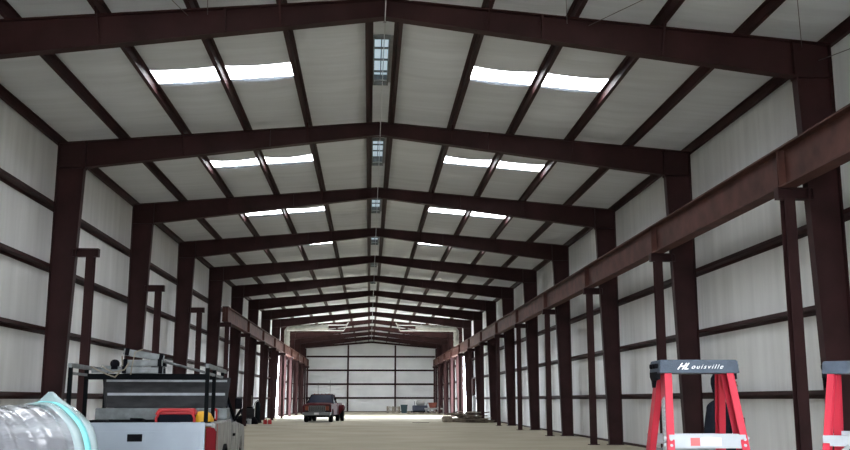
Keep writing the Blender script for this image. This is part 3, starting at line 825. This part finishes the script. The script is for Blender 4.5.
    g = MB(); g.box(-hw + .02, hw - .02, L - .10, L + .06, .46, .66); b = g.build('front_bumper', M['chrome'], e, .03)
    g = MB(); g.box(-.16, .16, L + .06, L + .066, .50, .64); g.build('front_plate', M['sticker_w'], b)
    g = MB(); g.box(-.6, .6, L - .16, L - .12, .40, .47); g.box(-.35, .35, .5, L - .3, .34, .46); g.tube([(-.75, wr, .37), (.75, wr, .37)], .06, 8); g.tube([(-.75, wf, .37), (.75, wf, .37)], .05, 8); g.build('chassis', M['black'], e)
    if dually:
        for q in (-.5, -.25, 0, .25, .5): g = MB(); g.box(q - .03, q + .03, yr1 - .02, yr1 + .06, top - .01, top + .03); g.build('marker_light', M['amber_lens_glint'], e)
        g = MB(); g.tube([(-.40, yb - .2, 1.2), (-.40, yb - .2, top + .95)], .012, 6); g.tube([(.45, yb - .2, 1.2), (.45, yb - .2, top + .8)], .012, 6); g.build('antenna', M['wire'], e)
    return e
T = (-2.93, 11.60, 0); TR = math.radians(3.6)
pickup(T, TR, 'white pickup truck seen from behind, tailgate closed, parked at the left', 'white_paint', 'dirty_paint')
Rt = Matrix.Rotation(TR, 4, 'Z')
def onT(x, y, z): v = Rt @ Vector((x, y, z)); return (T[0] + v.x, T[1] + v.y, v.z)

# ladder rack on the near truck
e = empty('ladder_rack', onT(0, 0, 1.225), 'black and silver ladder rack standing on the bed of the white pickup', 'rack', TR)
zt = .665
for sx in (-1, 1):
    for y in (.10, .95, 2.15):
        g = MB(); g.bar((sx * .79, y, .0), (sx * .79, y, zt - .02), .045, .045); g.box(sx * .79 - .05, sx * .79 + .05, y - .06, y + .06, 0, .012); g.build('upright', M['blackpaint'], e)
    g = MB(); g.bar((sx * .79, .06, zt), (sx * .79, 2.55, zt), .045, .05); g.build('side_rail', M['alu_dull'], e)
    g = MB(); g.bar((sx * .79, .10, zt - .09), (sx * .79, 2.2, zt - .09), .03, .03); g.build('lower_rail', M['alu_dull'], e)
for y, d in ((.95, .075), (2.15, .05)):
    g = MB(); g.bar((-.775, y, zt - .11), (.775, y, zt - .11), .05, d); g.build('cross_bar', M['blackpaint'], e)

# toolbox with lid open
e = empty('truck_toolbox', onT(.05, 1.90, 1.23), 'aluminium crossbed toolbox with its dark lid propped open on the white pickup', 'toolbox', TR)
g = MB(); g.box(-.86, .86, -.22, .26, 0, .15); g.build('box_body', M['alu_dull'], e, .01)
g = MB(); g.prism([(-.80, .155), (.80, .155), (.85, .56), (-.85, .56)], 'y', .18, .21); lid = g.build('lid', M['alu_dark'], e)
g = MB()
for z, h in ((.32, .035), (.505, .03)): hwz = .80 + .05 * (z - .155) / .405; g.box(-hwz + .03, hwz - .03, .165, .18, z, z + h)
g.build('lid_rib', M['alu'], lid)
g = MB(); g.bar((-.80, .17, .16), (-.85, .17, .56), .03, .02, (0, 1, 0)); g.bar((.80, .17, .16), (.85, .17, .56), .03, .02, (0, 1, 0)); g.box(-.84, .84, .16, .18, .55, .565); g.build('lid_edge', M['darkgrey'], lid)

# aluminium ladders lying on the rack
def alu_ladder(loc, rz, label, L, wid, tilt=0):
    e = empty('aluminium_ladder', loc, label, 'ladder', rz); e.rotation_euler = (0, tilt, rz)
    for s in (-1, 1):
        g = MB(); y = s * wid / 2
        g.box(-L / 2, L / 2, y - .003, y + .003, 0, .075); g.box(-L / 2, L / 2, min(y, y - s * .025), max(y, y - s * .025), 0, .006); g.box(-L / 2, L / 2, min(y, y - s * .025), max(y, y - s * .025), .069, .075)
        g.build('rail', M['alu_dull'], e)
    n = int(L / .28)
    for q in range(n): g = MB(); x = -L / 2 + .14 + q * .28; g.tube([(x, -wid / 2, .037), (x, wid / 2, .037)], .017, 8); g.build('rung', M['alu'], e)
    for s in (-1, 1):
        for x in (-L / 2 + .02, L / 2 - .06): g = MB(); g.box(x, x + .05, s * wid / 2 - .012, s * wid / 2 + .012, -.004, .085); g.build('end_bracket', M['black'], e)
    return e
p = onT(-.10, .98, 1.90)
g = MB(); g.tube([onT(.12, 1.0, 1.98), onT(.55, 2.2, 1.87)], .018, 8); tag(g.build('conduit_pole', M['alu_dull']), 'thin grey pole slanting forward from the ladders on the truck rack', 'pole')
alu_ladder((p[0], p[1], 1.822), TR + .05, 'folded aluminium ladder across the truck rack, lowest of the three', .52, .34)
alu_ladder((p[0] + .01, p[1] + .01, 1.912), TR - .03, 'folded aluminium ladder across the truck rack, middle of the three', .50, .33)
alu_ladder((p[0] - .01, p[1] + .02, 2.015), TR + .12, 'folded aluminium ladder across the truck rack, topmost and tilted', .50, .30, .16)
q = onT(-.52, 1.0, 1.835)
e = empty('ladder_jack', (q[0], q[1], 1.822), 'dark clamp bracket lying left of the aluminium ladders on the truck rack', 'bracket', TR)
g = MB(); g.bar((-.22, 0, .03), (.25, .02, .04), .05, .05); g.bar((-.1, .06, .08), (.22, -.04, .06), .03, .04); g.build('arm', M['alu_dull'], e)
g = MB(); g.lathe([(.03, -.03), (.055, -.03), (.055, .03), (.03, .03)], 14, (.06, 0, .12), 'y'); g.box(.02, .1, -.03, .03, .05, .08); g.build('wheel', M['black'], e)
g = MB()
def oT(x, y, z): return onT(x, y, z)
g.tube([oT(-.72, .86, 1.90), oT(-.62, .84, 1.85), oT(-.5, .84, 1.80), oT(-.42, .84, 1.77), oT(-.36, .82, 1.84), oT(-.33, .80, 1.93), oT(-.34, .79, 2.03)], .010, 6)
g.tube([oT(-.22, .77, 1.80), oT(-.20, .76, 1.95), oT(-.18, .77, 2.08), oT(-.10, .86, 2.12)], .008, 6)
g.tube([oT(-.60, .85, 1.91), oT(-.45, .83, 1.83), oT(-.30, .78, 1.86), oT(-.25, .78, 1.95)], .009, 6)
tag(g.build('tie_rope', M['rope']), 'tan rope lashed round the ladders on the truck rack', 'rope')

# bed cargo
c = onT(.40, .55, .70)
e = empty('tool_bag', c, 'navy and red soft tool case behind the pickup tailgate', 'tool case', TR)
zb = 0.0; hz = .665
g = MB(); g.box(-.225, .225, -.15, .15, 0, hz); g.build('case_body', M['navy'], e, .05, 3)
g = MB()
path = [(-.225, -.16, .06), (-.225, -.16, hz - .09), (-.19, -.16, hz - .02), (-.14, -.16, hz + .0), (.14, -.16, hz + .0), (.19, -.16, hz - .02), (.225, -.16, hz - .09), (.225, -.16, .06)]
g.tube(path, .017, 8); g.build('red_trim', M['red'], e)
g = MB(); g.prism([(-.25, hz - .05), (.25, hz - .05), (.2, hz + .025), (-.2, hz + .025)], 'y', -.16, .12); g.build('red_flap', M['red'], e, .015)
g = MB(); g.box(-.19, -.11, -.155, -.151, hz - .20, hz - .175); g.build('blue_label', M['sticker_b'], e)
g = MB(); g.box(.06, .22, -.156, -.151, hz - .145, hz - .138); g.build('zipper', M['alu'], e)
c = onT(.695, .66, .70)
e = empty('yellow_drum', c, 'yellow rounded container beside the red trimmed case in the pickup bed', 'container', TR)
g = MB(); g.lathe([(.05, 0), (.13, .01), (.145, .1), (.145, .46), (.135, .56), (.10, .625), (.05, .65), (.001, .655)], 24); g.build('drum_body', M['yellow'], e)
g = MB(); g.lathe([(.148, .30), (.150, .31), (.148, .32)], 24); g.build('seam', M['yellow'], e)
c = onT(.77, 1.45, 1.228)
e = empty('spray_can', c, 'small red and white can on the right rail of the pickup bed', 'can', TR)
g = MB(); g.lathe([(.03, 0), (.033, .01), (.033, .13), (.02, .15), (.001, .155)], 16); g.build('can_body', M['red'], e)
g = MB(); g.box(-.012, .012, -.036, -.03, .02, .12); g.build('white_band', M['sticker_w'], e)
g = MB()
random.seed(3)
pts = []
for i in range(60):
    a = i * .55; r = .16 + .05 * math.sin(i * .37); pts.append(onT(-.40 + 1.9 * r * math.cos(a), .9 + r * math.sin(a), 1.02 + i * .0035 + .015 * math.sin(i * 1.1)))
g.tube(pts, .028, 8)
tag(g.build('coiled_hose', M['black']), 'black coiled hose heaped in the middle of the pickup bed', 'hose')
g = MB(); p = onT(-.35, .95, .70); g.box(-.48, .48, -.30, .30, 0, .29)
o = g.build('cargo_crate', M['darkgrey'], None, .01); o.location = p; o.rotation_euler = (0, 0, TR); tag(o, 'dark crate in the pickup bed under the coiled hose', 'crate')

# far dually facing the camera
fx, fy = -3.52, 67.0
dl = pickup((-3.12, fy + 4.2, 0), PI - .10, 'maroon dual wheel pickup truck facing the viewer, parked mid hall', 'maroon_paint', 'maroon_paint', True, 1.87, 1.26, 1.27)

# ------------------------------------------------------------------ person behind the ladder
def skin_body(name, joints, edges, m, parent, root=0, sub=2):
    me = bpy.data.meshes.new(name); me.from_pydata([j[0] for j in joints], edges, [])
    o = bpy.data.objects.new(name, me); C.objects.link(o)
    md = o.modifiers.new('skin', 'SKIN'); md.use_smooth_shade = True; md.branch_smoothing = .4
    for i, j in enumerate(joints):
        sv = me.skin_vertices[0].data[i]; r = j[1]; sv.radius = r if isinstance(r, tuple) else (r, r); sv.use_root = (i == root)
    s = o.modifiers.new('sub', 'SUBSURF'); s.levels = sub; s.render_levels = sub
    me.materials.append(m)
    if parent: o.parent = parent
    return o
def person(loc, rz):
    e = empty('person', loc, 'person in a black hoodie with white print standing behind the lettered stepladder', 'person', rz)
    # local: +y is the way the person faces, x to their right
    J = [((0, 0, .96), (.15, .11)), ((0, .0, 1.12), (.14, .10)), ((0, .0, 1.30), (.16, .11)), ((0, -.01, 1.44), (.12, .09)), ((0, .01, 1.52), (.055, .06)), ((0, .03, 1.62), (.07, .085)), ((0, .03, 1.69), (.055, .07))]
    E = [(0, 1), (1, 2), (2, 3), (3, 4), (4, 5), (5, 6)]
    arms = []
    for s in (-1, 1):
        b = len(J); J += [((s * .17, -.01, 1.42), .058), ((s * .225, .0, 1.30), .05), ((s * .25, -.02, 1.13), .042), ((s * .24, .06, .92), .030), ((s * .235, .085, .86), (.036, .022)), ((s * .23, .10, .80), (.036, .018))]
        E += [(3, b), (b, b + 1), (b + 1, b + 2), (b + 2, b + 3), (b + 3, b + 4), (b + 4, b + 5)]
        b = len(J); J += [((s * .09, 0, .88), .09), ((s * .10, .01, .50), .058), ((s * .105, -.02, .30), .052), ((s * .105, -.03, .08), .036), ((s * .11, .06, .035), (.04, .03)), ((s * .115, .14, .025), (.035, .022))]
        E += [(0, b), (b, b + 1), (b + 1, b + 2), (b + 2, b + 3), (b + 3, b + 4), (b + 4, b + 5)]
    body = skin_body('body', J, E, M['skin'], e)
    for s in (-1, 1):
        for i, (dx, ln, cy) in enumerate(((-.026, .062, .0), (-.009, .074, .004), (.009, .070, .003), (.026, .055, 0))):
            x = s * .23; jj = [((x + dx, .10, .80), .009), ((x + dx, .112 + cy, .80 - ln * .45), .0085), ((x + dx * .95, .104 + cy, .80 - ln * .8), .008), ((x + dx * .9, .088, .80 - ln), .007)]
            skin_body('finger', jj, [(0, 1), (1, 2), (2, 3)], M['skin'], e, 0, 1)
        jj = [((s * .235, .10, .85), .011), ((s * .21, .135, .82), .010), ((s * .20, .14, .785), .008)]
        skin_body('thumb', jj, [(0, 1), (1, 2)], M['skin'], e, 0, 1)
    # head shape: skull loft, nose, ears
    g = MB(); rings = []
    for z, a, b, cy in ((1.535, .045, .05, .035), (1.555, .055, .075, .04), (1.60, .068, .090, .035), (1.65, .075, .098, .025), (1.69, .074, .096, .02), (1.72, .06, .08, .015), (1.738, .03, .04, .01)):
        rings.append([(a * math.cos(t), cy + b * math.sin(t), z) for t in [2 * PI * k / 20 for k in range(20)]])
    g.loft(rings, True)
    g.loft([[(-.010, .128, 1.655), (.010, .128, 1.655), (.006, .118, 1.66), (-.006, .118, 1.66)], [(-.018, .148, 1.615), (.018, .148, 1.615), (.016, .115, 1.612), (-.016, .115, 1.612)]], True)
    g.build('head', M['skin'], e)
    for s in (-1, 1):
        g = MB(); g.lathe([(.001, -.006), (.018, -.004), (.02, .006), (.001, .008)], 12, (s * .078, .02, 1.635), 'x'); g.build('ear', M['skin'], e)
        g = MB(); g.lathe([(.001, 0), (.010, -.003), (.001, -.006)], 10, (s * .03, .122, 1.652), 'y'); g.build('eye', M['black'], e)
    g = MB(); g.bar((-.022, .126, 1.585), (.022, .126, 1.585), .008, .006); g.build('mouth', M['rust'], e)
    # hood drawn over the hair
    g = MB(); rings = []
    N = 22
    for z, a, b, cy in ((1.46, .085, .085, -.01), (1.52, .082, .088, -.005), (1.58, .088, .105, .0), (1.64, .095, .118, .0), (1.69, .093, .115, .0), (1.735, .073, .09, 0), (1.755, .04, .05, 0), (1.76, .01, .012, 0)):
        rings.append([(a * math.cos(t), cy + b * math.sin(t), z) for t in [math.radians(140) + math.radians(260) * k / N for k in range(N + 1)]])
    vs = [p for r in rings for p in r]; fs = []
    for i in range(len(rings) - 1):
        for k in range(N): q = i * (N + 1) + k; fs.append((q, q + 1, q + N + 2, q + N + 1))
    g.add(vs, fs, True); h = g.build('hood', M['hoodie'], e); md = h.modifiers.new('t', 'SOLIDIFY'); md.thickness = .012
    JH = [((0, 0, .90), (.175, .135)), ((0, .0, 1.10), (.165, .125)), ((0, .0, 1.30), (.18, .13)), ((0, -.01, 1.43), (.135, .105)), ((0, -.005, 1.53), (.085, .08))]
    EH = [(0, 1), (1, 2), (2, 3), (3, 4)]
    for s in (-1, 1):
        b = len(JH); JH += [((s * .165, -.01, 1.415), .075), ((s * .225, .0, 1.30), .066), ((s * .25, -.02, 1.13), .056), ((s * .24, .05, .95), .044)]
        EH += [(3, b), (b, b + 1), (b + 1, b + 2), (b + 2, b + 3)]
    skin_body('hoodie', JH, EH, M['hoodie'], e)
    JT = [((0, 0, .95), (.16, .125))]; ET = []
    for s in (-1, 1):
        b = len(JT); JT += [((s * .09, 0, .86), .105), ((s * .10, .01, .50), .074), ((s * .105, -.02, .28), .066), ((s * .105, -.02, .09), .058)]
        ET += [(0, b), (b, b + 1), (b + 1, b + 2), (b + 2, b + 3)]
    skin_body('trousers', JT, ET, M['denim'], e)
    for s in (-1, 1):
        g = MB(); g.loft([[(s * .11 + a * math.cos(t), .05 + b * math.sin(t), z) for t in [2 * PI * k / 16 for k in range(16)]] for z, a, b in ((0, .05, .15), (.03, .052, .152), (.07, .045, .11), (.10, .04, .07))], True); g.build('shoe', M['black'], e)
    # printed front
    g = MB(); vs = []; n = 8
    for i in range(n + 1):
        z = 1.12 + .22 * i / n
        for k in range(n + 1):
            x = -.11 + .22 * k / n; vs.append((x, .150 + .0 * z - .9 * x * x, z))
    fs = [(i * (n + 1) + k, i * (n + 1) + k + 1, (i + 1) * (n + 1) + k + 1, (i + 1) * (n + 1) + k) for i in range(n) for k in range(n)]
    g.add(vs, fs, True); o = g.build('front_print', M['print'], e); md = o.modifiers.new('t', 'SOLIDIFY'); md.thickness = .01
    return e
person((3.08, 8.95, 0), math.radians(-142))

# ------------------------------------------------------------------ left mid-distance clutter
e = empty('welding_machine', (-7.80, 62.2, 0), 'dark engine welder on a trolley by the left wall beyond the white pickup', 'welder', .1)
g = MB(); g.box(-.40, .40, -.5, .5, .30, .95); g.build('housing', M['darkgrey'], e, .06)
g = MB(); g.box(-.30, .30, -.35, .35, .95, 1.05); g.box(-.43, .05, -.45, -.2, .60, .80); g.build('control_panel', M['black'], e, .02)
for x in (-.42, .42):
    for y in (-.35, .35): g = MB(); g.lathe([(.10, -.04), (.20, -.04), (.22, 0), (.20, .04), (.10, .04)], 18, (x, y, .22), 'x'); g.build('wheel', M['rubber'], e)
g = MB(); g.tube([(-.35, -.5, .4), (-.35, -.9, .5), (.35, -.9, .5), (.35, -.5, .4)], .025, 8); g.build('tow_bar', M['black'], e)
g = MB(); g.tube([(.2, 0, 1.05), (.2, 0, 1.75)], .035, 8); g.build('exhaust', M['wood'], e)
random.seed(5)
for i, (x, y, s, lb) in enumerate(((-8.0, 60.6, .30, 'left of the welder'), (-7.3, 61.2, .24, 'in front of the welder'))):
    g = MB(); rings = []
    for z, r in ((0, 1.0), (.4, 1.1), (.8, .9), (1.2, .55), (1.4, .2)):
        rings.append([(s * r * (1 + .15 * math.sin(3 * t + z * 4)) * math.cos(t), s * r * (1 + .15 * math.cos(2 * t + z)) * math.sin(t), z * s * 1.3) for t in [2 * PI * k / 14 for k in range(14)]])
    g.loft(rings, True); o = g.build('rubbish_bag', M['black']); o.location = (x, y, 0)
    tag(o, 'black tied bag on the floor %s' % lb, 'bag')
e = empty('gas_cylinder', (-7.42, 64.2, 0), 'tall dark gas cylinder with a hose standing right of the welder', 'gas cylinder')
g = MB(); g.lathe([(.15, 0), (.17, .02), (.17, 1.15), (.15, 1.27), (.09, 1.35), (.05, 1.38)], 20); g.build('tank', M['cylgreen'], e)
g = MB(); g.tube([(0, 0, 1.38), (0, 0, 1.47)], .03, 8); g.tube([(-.06, 0, 1.43), (.06, 0, 1.43)], .025, 8); g.build('valve', M['wire'], e)
g = MB(); g.tube([(-.06, 0, 1.42), (-.18, 0, 1.30), (-.30, -.05, .95), (-.33, -.1, .6), (-.28, -.1, .25)], .02, 8); g.build('hose', M['black'], e)
e = empty('metal_drum', (-7.62, 60.9, 0), 'squat grey metal drum in front of the gas cylinder', 'drum')
g = MB(); g.lathe([(.20, 0), (.21, .02), (.20, .1), (.21, .12), (.21, .30), (.20, .32)], 20); g.build('drum_body', M['grey'], e)
g = MB(); g.lathe([(.19, .315), (.19, .33), (.03, .335), (.03, .36), (.001, .36)], 20); g.build('drum_lid', M['alu_dull'], e)
for i, (x, lb) in enumerate(((-6.62, 'left one of the pair'), (-6.34, 'right one of the pair'))):
    e = empty('fuel_can', (x, 61.3 + i * .05, 0), 'red fuel can on the floor near the left wall, %s' % lb, 'fuel can', .1 * i, 'red fuel cans')
    g = MB(); g.box(-.115, .115, -.08, .08, 0, .26); g.build('can_body', M['red'], e, .02)
    g = MB(); g.tube([(-.07, 0, .255), (-.06, 0, .31), (.04, 0, .31), (.05, 0, .255)], .012, 8); g.build('handle', M['red'], e)
    g = MB(); g.tube([(.08, 0, .255), (.10, 0, .32)], .02, 8); g.build('spout', M['black'], e)

# ------------------------------------------------------------------ right wall debris pile
random.seed(11)
cx, cy = 7.0, 66.5
N = 95
for i in range(N):
    t = i / N; L = random.uniform(.8, 2.2); w = random.uniform(.07, .16); h = random.uniform(.035, .07)
    x = 5.55 + 1.8 * random.random() + .1 * random.random(); y = 63.5 + 4.6 * random.random()
    u = math.hypot((x - 6.3) / 1.2, (y - 66) / 3.0); z = .04 + max(0, (1 - u * .8)) * 0.85 * random.random() 
    g = MB(); g.box(-L / 2, L / 2, -w / 2, w / 2, -h / 2, h / 2)
    o = g.build('scrap_timber', M[random.choice(['wood', 'wood', 'wood_pale', 'wood_dark'])], None, .004, 1)
    z = max(z, h / 2 + .005) if i > 20 else h / 2 + .005
    tilt = random.uniform(-.2, .2) * min(1, z * 3)
    tilt = max(-math.asin(min(1, (z - h / 2) / (L / 2))), min(math.asin(min(1, (z - h / 2) / (L / 2))), tilt))
    o.location = (x, y, z + .01); o.rotation_euler = (random.uniform(-.1, .1) * min(1, z * 3), tilt, random.uniform(-1, 1))
    tag(o, 'weathered timber offcut in the heap by the right wall', 'timber', 'timber offcuts in the heap')
g = MB(); g.box(-.8, .8, -.08, .08, -.03, .03); o = g.build('long_plank', M['wood_dark'], None, .004, 1); o.location = (5.75, 66.3, .66); o.rotation_euler = (0, -.24, .1); tag(o, 'long dark plank poking up from the left end of the timber heap', 'plank')
g = MB(); g.box(-.35, .35, -.30, .30, 0, .42); o = g.build('burlap_bundle', M['wood_pale'], None, .12, 3); o.location = (5.0, 65.3, 0); tag(o, 'pale bundle at the left end of the timber heap', 'bundle')
g = MB(); g.box(-.55, .55, -.12, .12, 0, .02); o = g.build('scrap_board', M['wood_dark']); o.location = (3.2, 64.6, 0); tag(o, 'dark flat board lying on the floor left of the timber heap', 'board')

# panel and conduit near the eighth/ninth column on the right
yq = FR[10] + 5.7
e = empty('electrical_panel', (WS - .16, yq, 0), 'dark electrical panel with grey cover below it on the right wall', 'electrical panel')
g = MB(); g.box(-.30, -.06, -.45, .45, 1.85, 3.15); g.build('cabinet', M['steel'], e, .01)
g = MB(); g.box(-.26, -.06, -.42, .30, 0, 1.80); g.build('cover_plate', M['grey'], e)
g = MB(); g.tube([(-.14, .1, 3.15), (-.14, .1, 4.6)], .03, 8); g.build('conduit', M['grey'], e)

# ------------------------------------------------------------------ far clutter near the end wall
def pallet_stack(x, y, n, lb, m='wood_pale'):
    e = empty('pallet_stack', (x, y, 0), lb, 'pallets')
    for i in range(n):
        z = i * .15
        g = MB(); g.box(-.75, .75, -.5, .5, z, z + .04)
        for q in (-.5, 0, .5): g.box(q * 1.3 - .12, q * 1.3 + .12, -.5, .5, z + .015, z + .12)
        for q in range(6): g.box(-.75 + q * .27, -.75 + q * .27 + .15, -.5, .5, z + .10, z + .14)
        g.build('pallet', M[m], e)
pallet_stack(2.55, 110.5, 5, 'pale stack of pallets left of the blue-green bin by the end wall')
e = empty('storage_bin', (3.75, 110.5, 0), 'blue-green bin standing by the pallet stack near the end wall', 'bin')
g = MB(); g.loft([[(-.3, -.3, 0), (.3, -.3, 0), (.3, .3, 0), (-.3, .3, 0)], [(-.38, -.36, .85), (.38, -.36, .85), (.38, .36, .85), (-.38, .36, .85)]]); g.build('bin_body', M['binblue'], e, .02)
g = MB(); g.box(-.41, .41, -.39, .39, .85, .92); g.build('lid', M['binblue'], e, .02)
e = empty('air_compressor', (5.55, 110.6, 0), 'dark blue skid machine with a pale tank on top near the end wall', 'compressor')
g = MB(); g.box(-.85, .85, -.5, .5, .22, .85); g.build('engine_cover', M['machineblue'], e, .10)
g = MB(); g.box(-1.0, 1.0, -.45, .45, .06, .22); g.build('skid', M['black'], e)
g = MB(); g.lathe([(.05, -.5), (.24, -.45), (.28, -.35), (.28, .35), (.24, .45), (.05, .5)], 20, (.05, 0, 1.12), 'x'); g.build('tank', M['pipe'], e)
g = MB(); g.tube([(-.6, 0, .85), (-.6, 0, 1.3)], .05, 8); g.tube([(.75, 0, .85), (.85, 0, 1.15)], .05, 8); g.build('stack_pipe', M['grey'], e)
pallet_stack(4.7, 106.2, 1, 'flat pallet lying on the floor before the skid machine, its left one', 'wood')
pallet_stack(6.3, 106.4, 1, 'flat pallet lying on the floor before the skid machine, its right one', 'wood')
e = empty('work_table', (7.05, 108.2, 0), 'long pale trestle table with many legs near the right end of the hall', 'table')
g = MB(); g.box(-1.1, 1.1, -.35, .35, .42, .58); g.build('tabletop', M['pipe'], e)
for q in range(5):
    for s in (-.3, .3): g = MB(); x = -.95 + q * .475; g.box(x - .05, x + .05, s - .03, s + .03, 0, .42); g.build('leg', M['pipe'], e)
e = empty('rusty_hopper', (7.0, 110.9, 0), 'rusty red hopper cart standing behind the pale trestle table', 'hopper')
g = MB(); g.loft([[(-.3, -.25, .55), (.3, -.25, .55), (.3, .25, .55), (-.3, .25, .55)], [(-.5, -.4, 1.15), (.5, -.4, 1.15), (.5, .4, 1.15), (-.5, .4, 1.15)]]); g.build('tub', M['rust'], e)
for sx in (-.3, .3):
    for sy in (-.2, .2): g = MB(); g.box(sx - .03, sx + .03, sy - .03, sy + .03, 0, .56); g.build('leg', M['rust'], e)

# ------------------------------------------------------------------ light
w = bpy.data.worlds.new('sky'); bpy.context.scene.world = w; w.use_nodes = True
bg = w.node_tree.nodes['Background']; bg.inputs['Color'].default_value = (0.88, 0.96, 1.06, 1); bg.inputs['Strength'].default_value = 20.0
def portal(loc, rot, sx, sy):
    l = bpy.data.lights.new('doorway_portal', 'AREA'); l.shape = 'RECTANGLE'; l.size = sx; l.size_y = sy; l.cycles.is_portal = True
    o = bpy.data.objects.new('doorway_portal', l); C.objects.link(o); o.location = loc; o.rotation_euler = rot
dy = (DOOR_Y[0] + DOOR_Y[1]) / 2
portal((-WS - .1, dy, DOOR_Z / 2), (0, -PI / 2, 0), DOOR_Z, DOOR_Y[1] - DOOR_Y[0])
portal((WS + .1, dy, DOOR_Z / 2), (0, PI / 2, 0), DOOR_Z, DOOR_Y[1] - DOOR_Y[0])
portal((0, YF - .1, FOZ / 2), (PI / 2, 0, 0), FO * 2, FOZ)

# ------------------------------------------------------------------ camera
cam = bpy.data.cameras.new('camera'); co = bpy.data.objects.new('camera', cam); C.objects.link(co)
cam.sensor_width = 36; cam.lens = 963.0 / 850 * 36; cam.clip_end = 500; cam.clip_start = .05
co.location = (-.2245, 0, 1.495); co.rotation_euler = (PI / 2 + .1793, 0, -.0573)
sc = bpy.context.scene; sc.camera = co
sc.view_settings.view_transform = 'Standard'; sc.view_settings.look = 'None'; sc.view_settings.exposure = 0.85; sc.view_settings.gamma = 1
sc.cycles.max_bounces = 10; sc.cycles.diffuse_bounces = 6; sc.cycles.use_denoising = True
sc.cycles.sample_clamp_indirect = 8
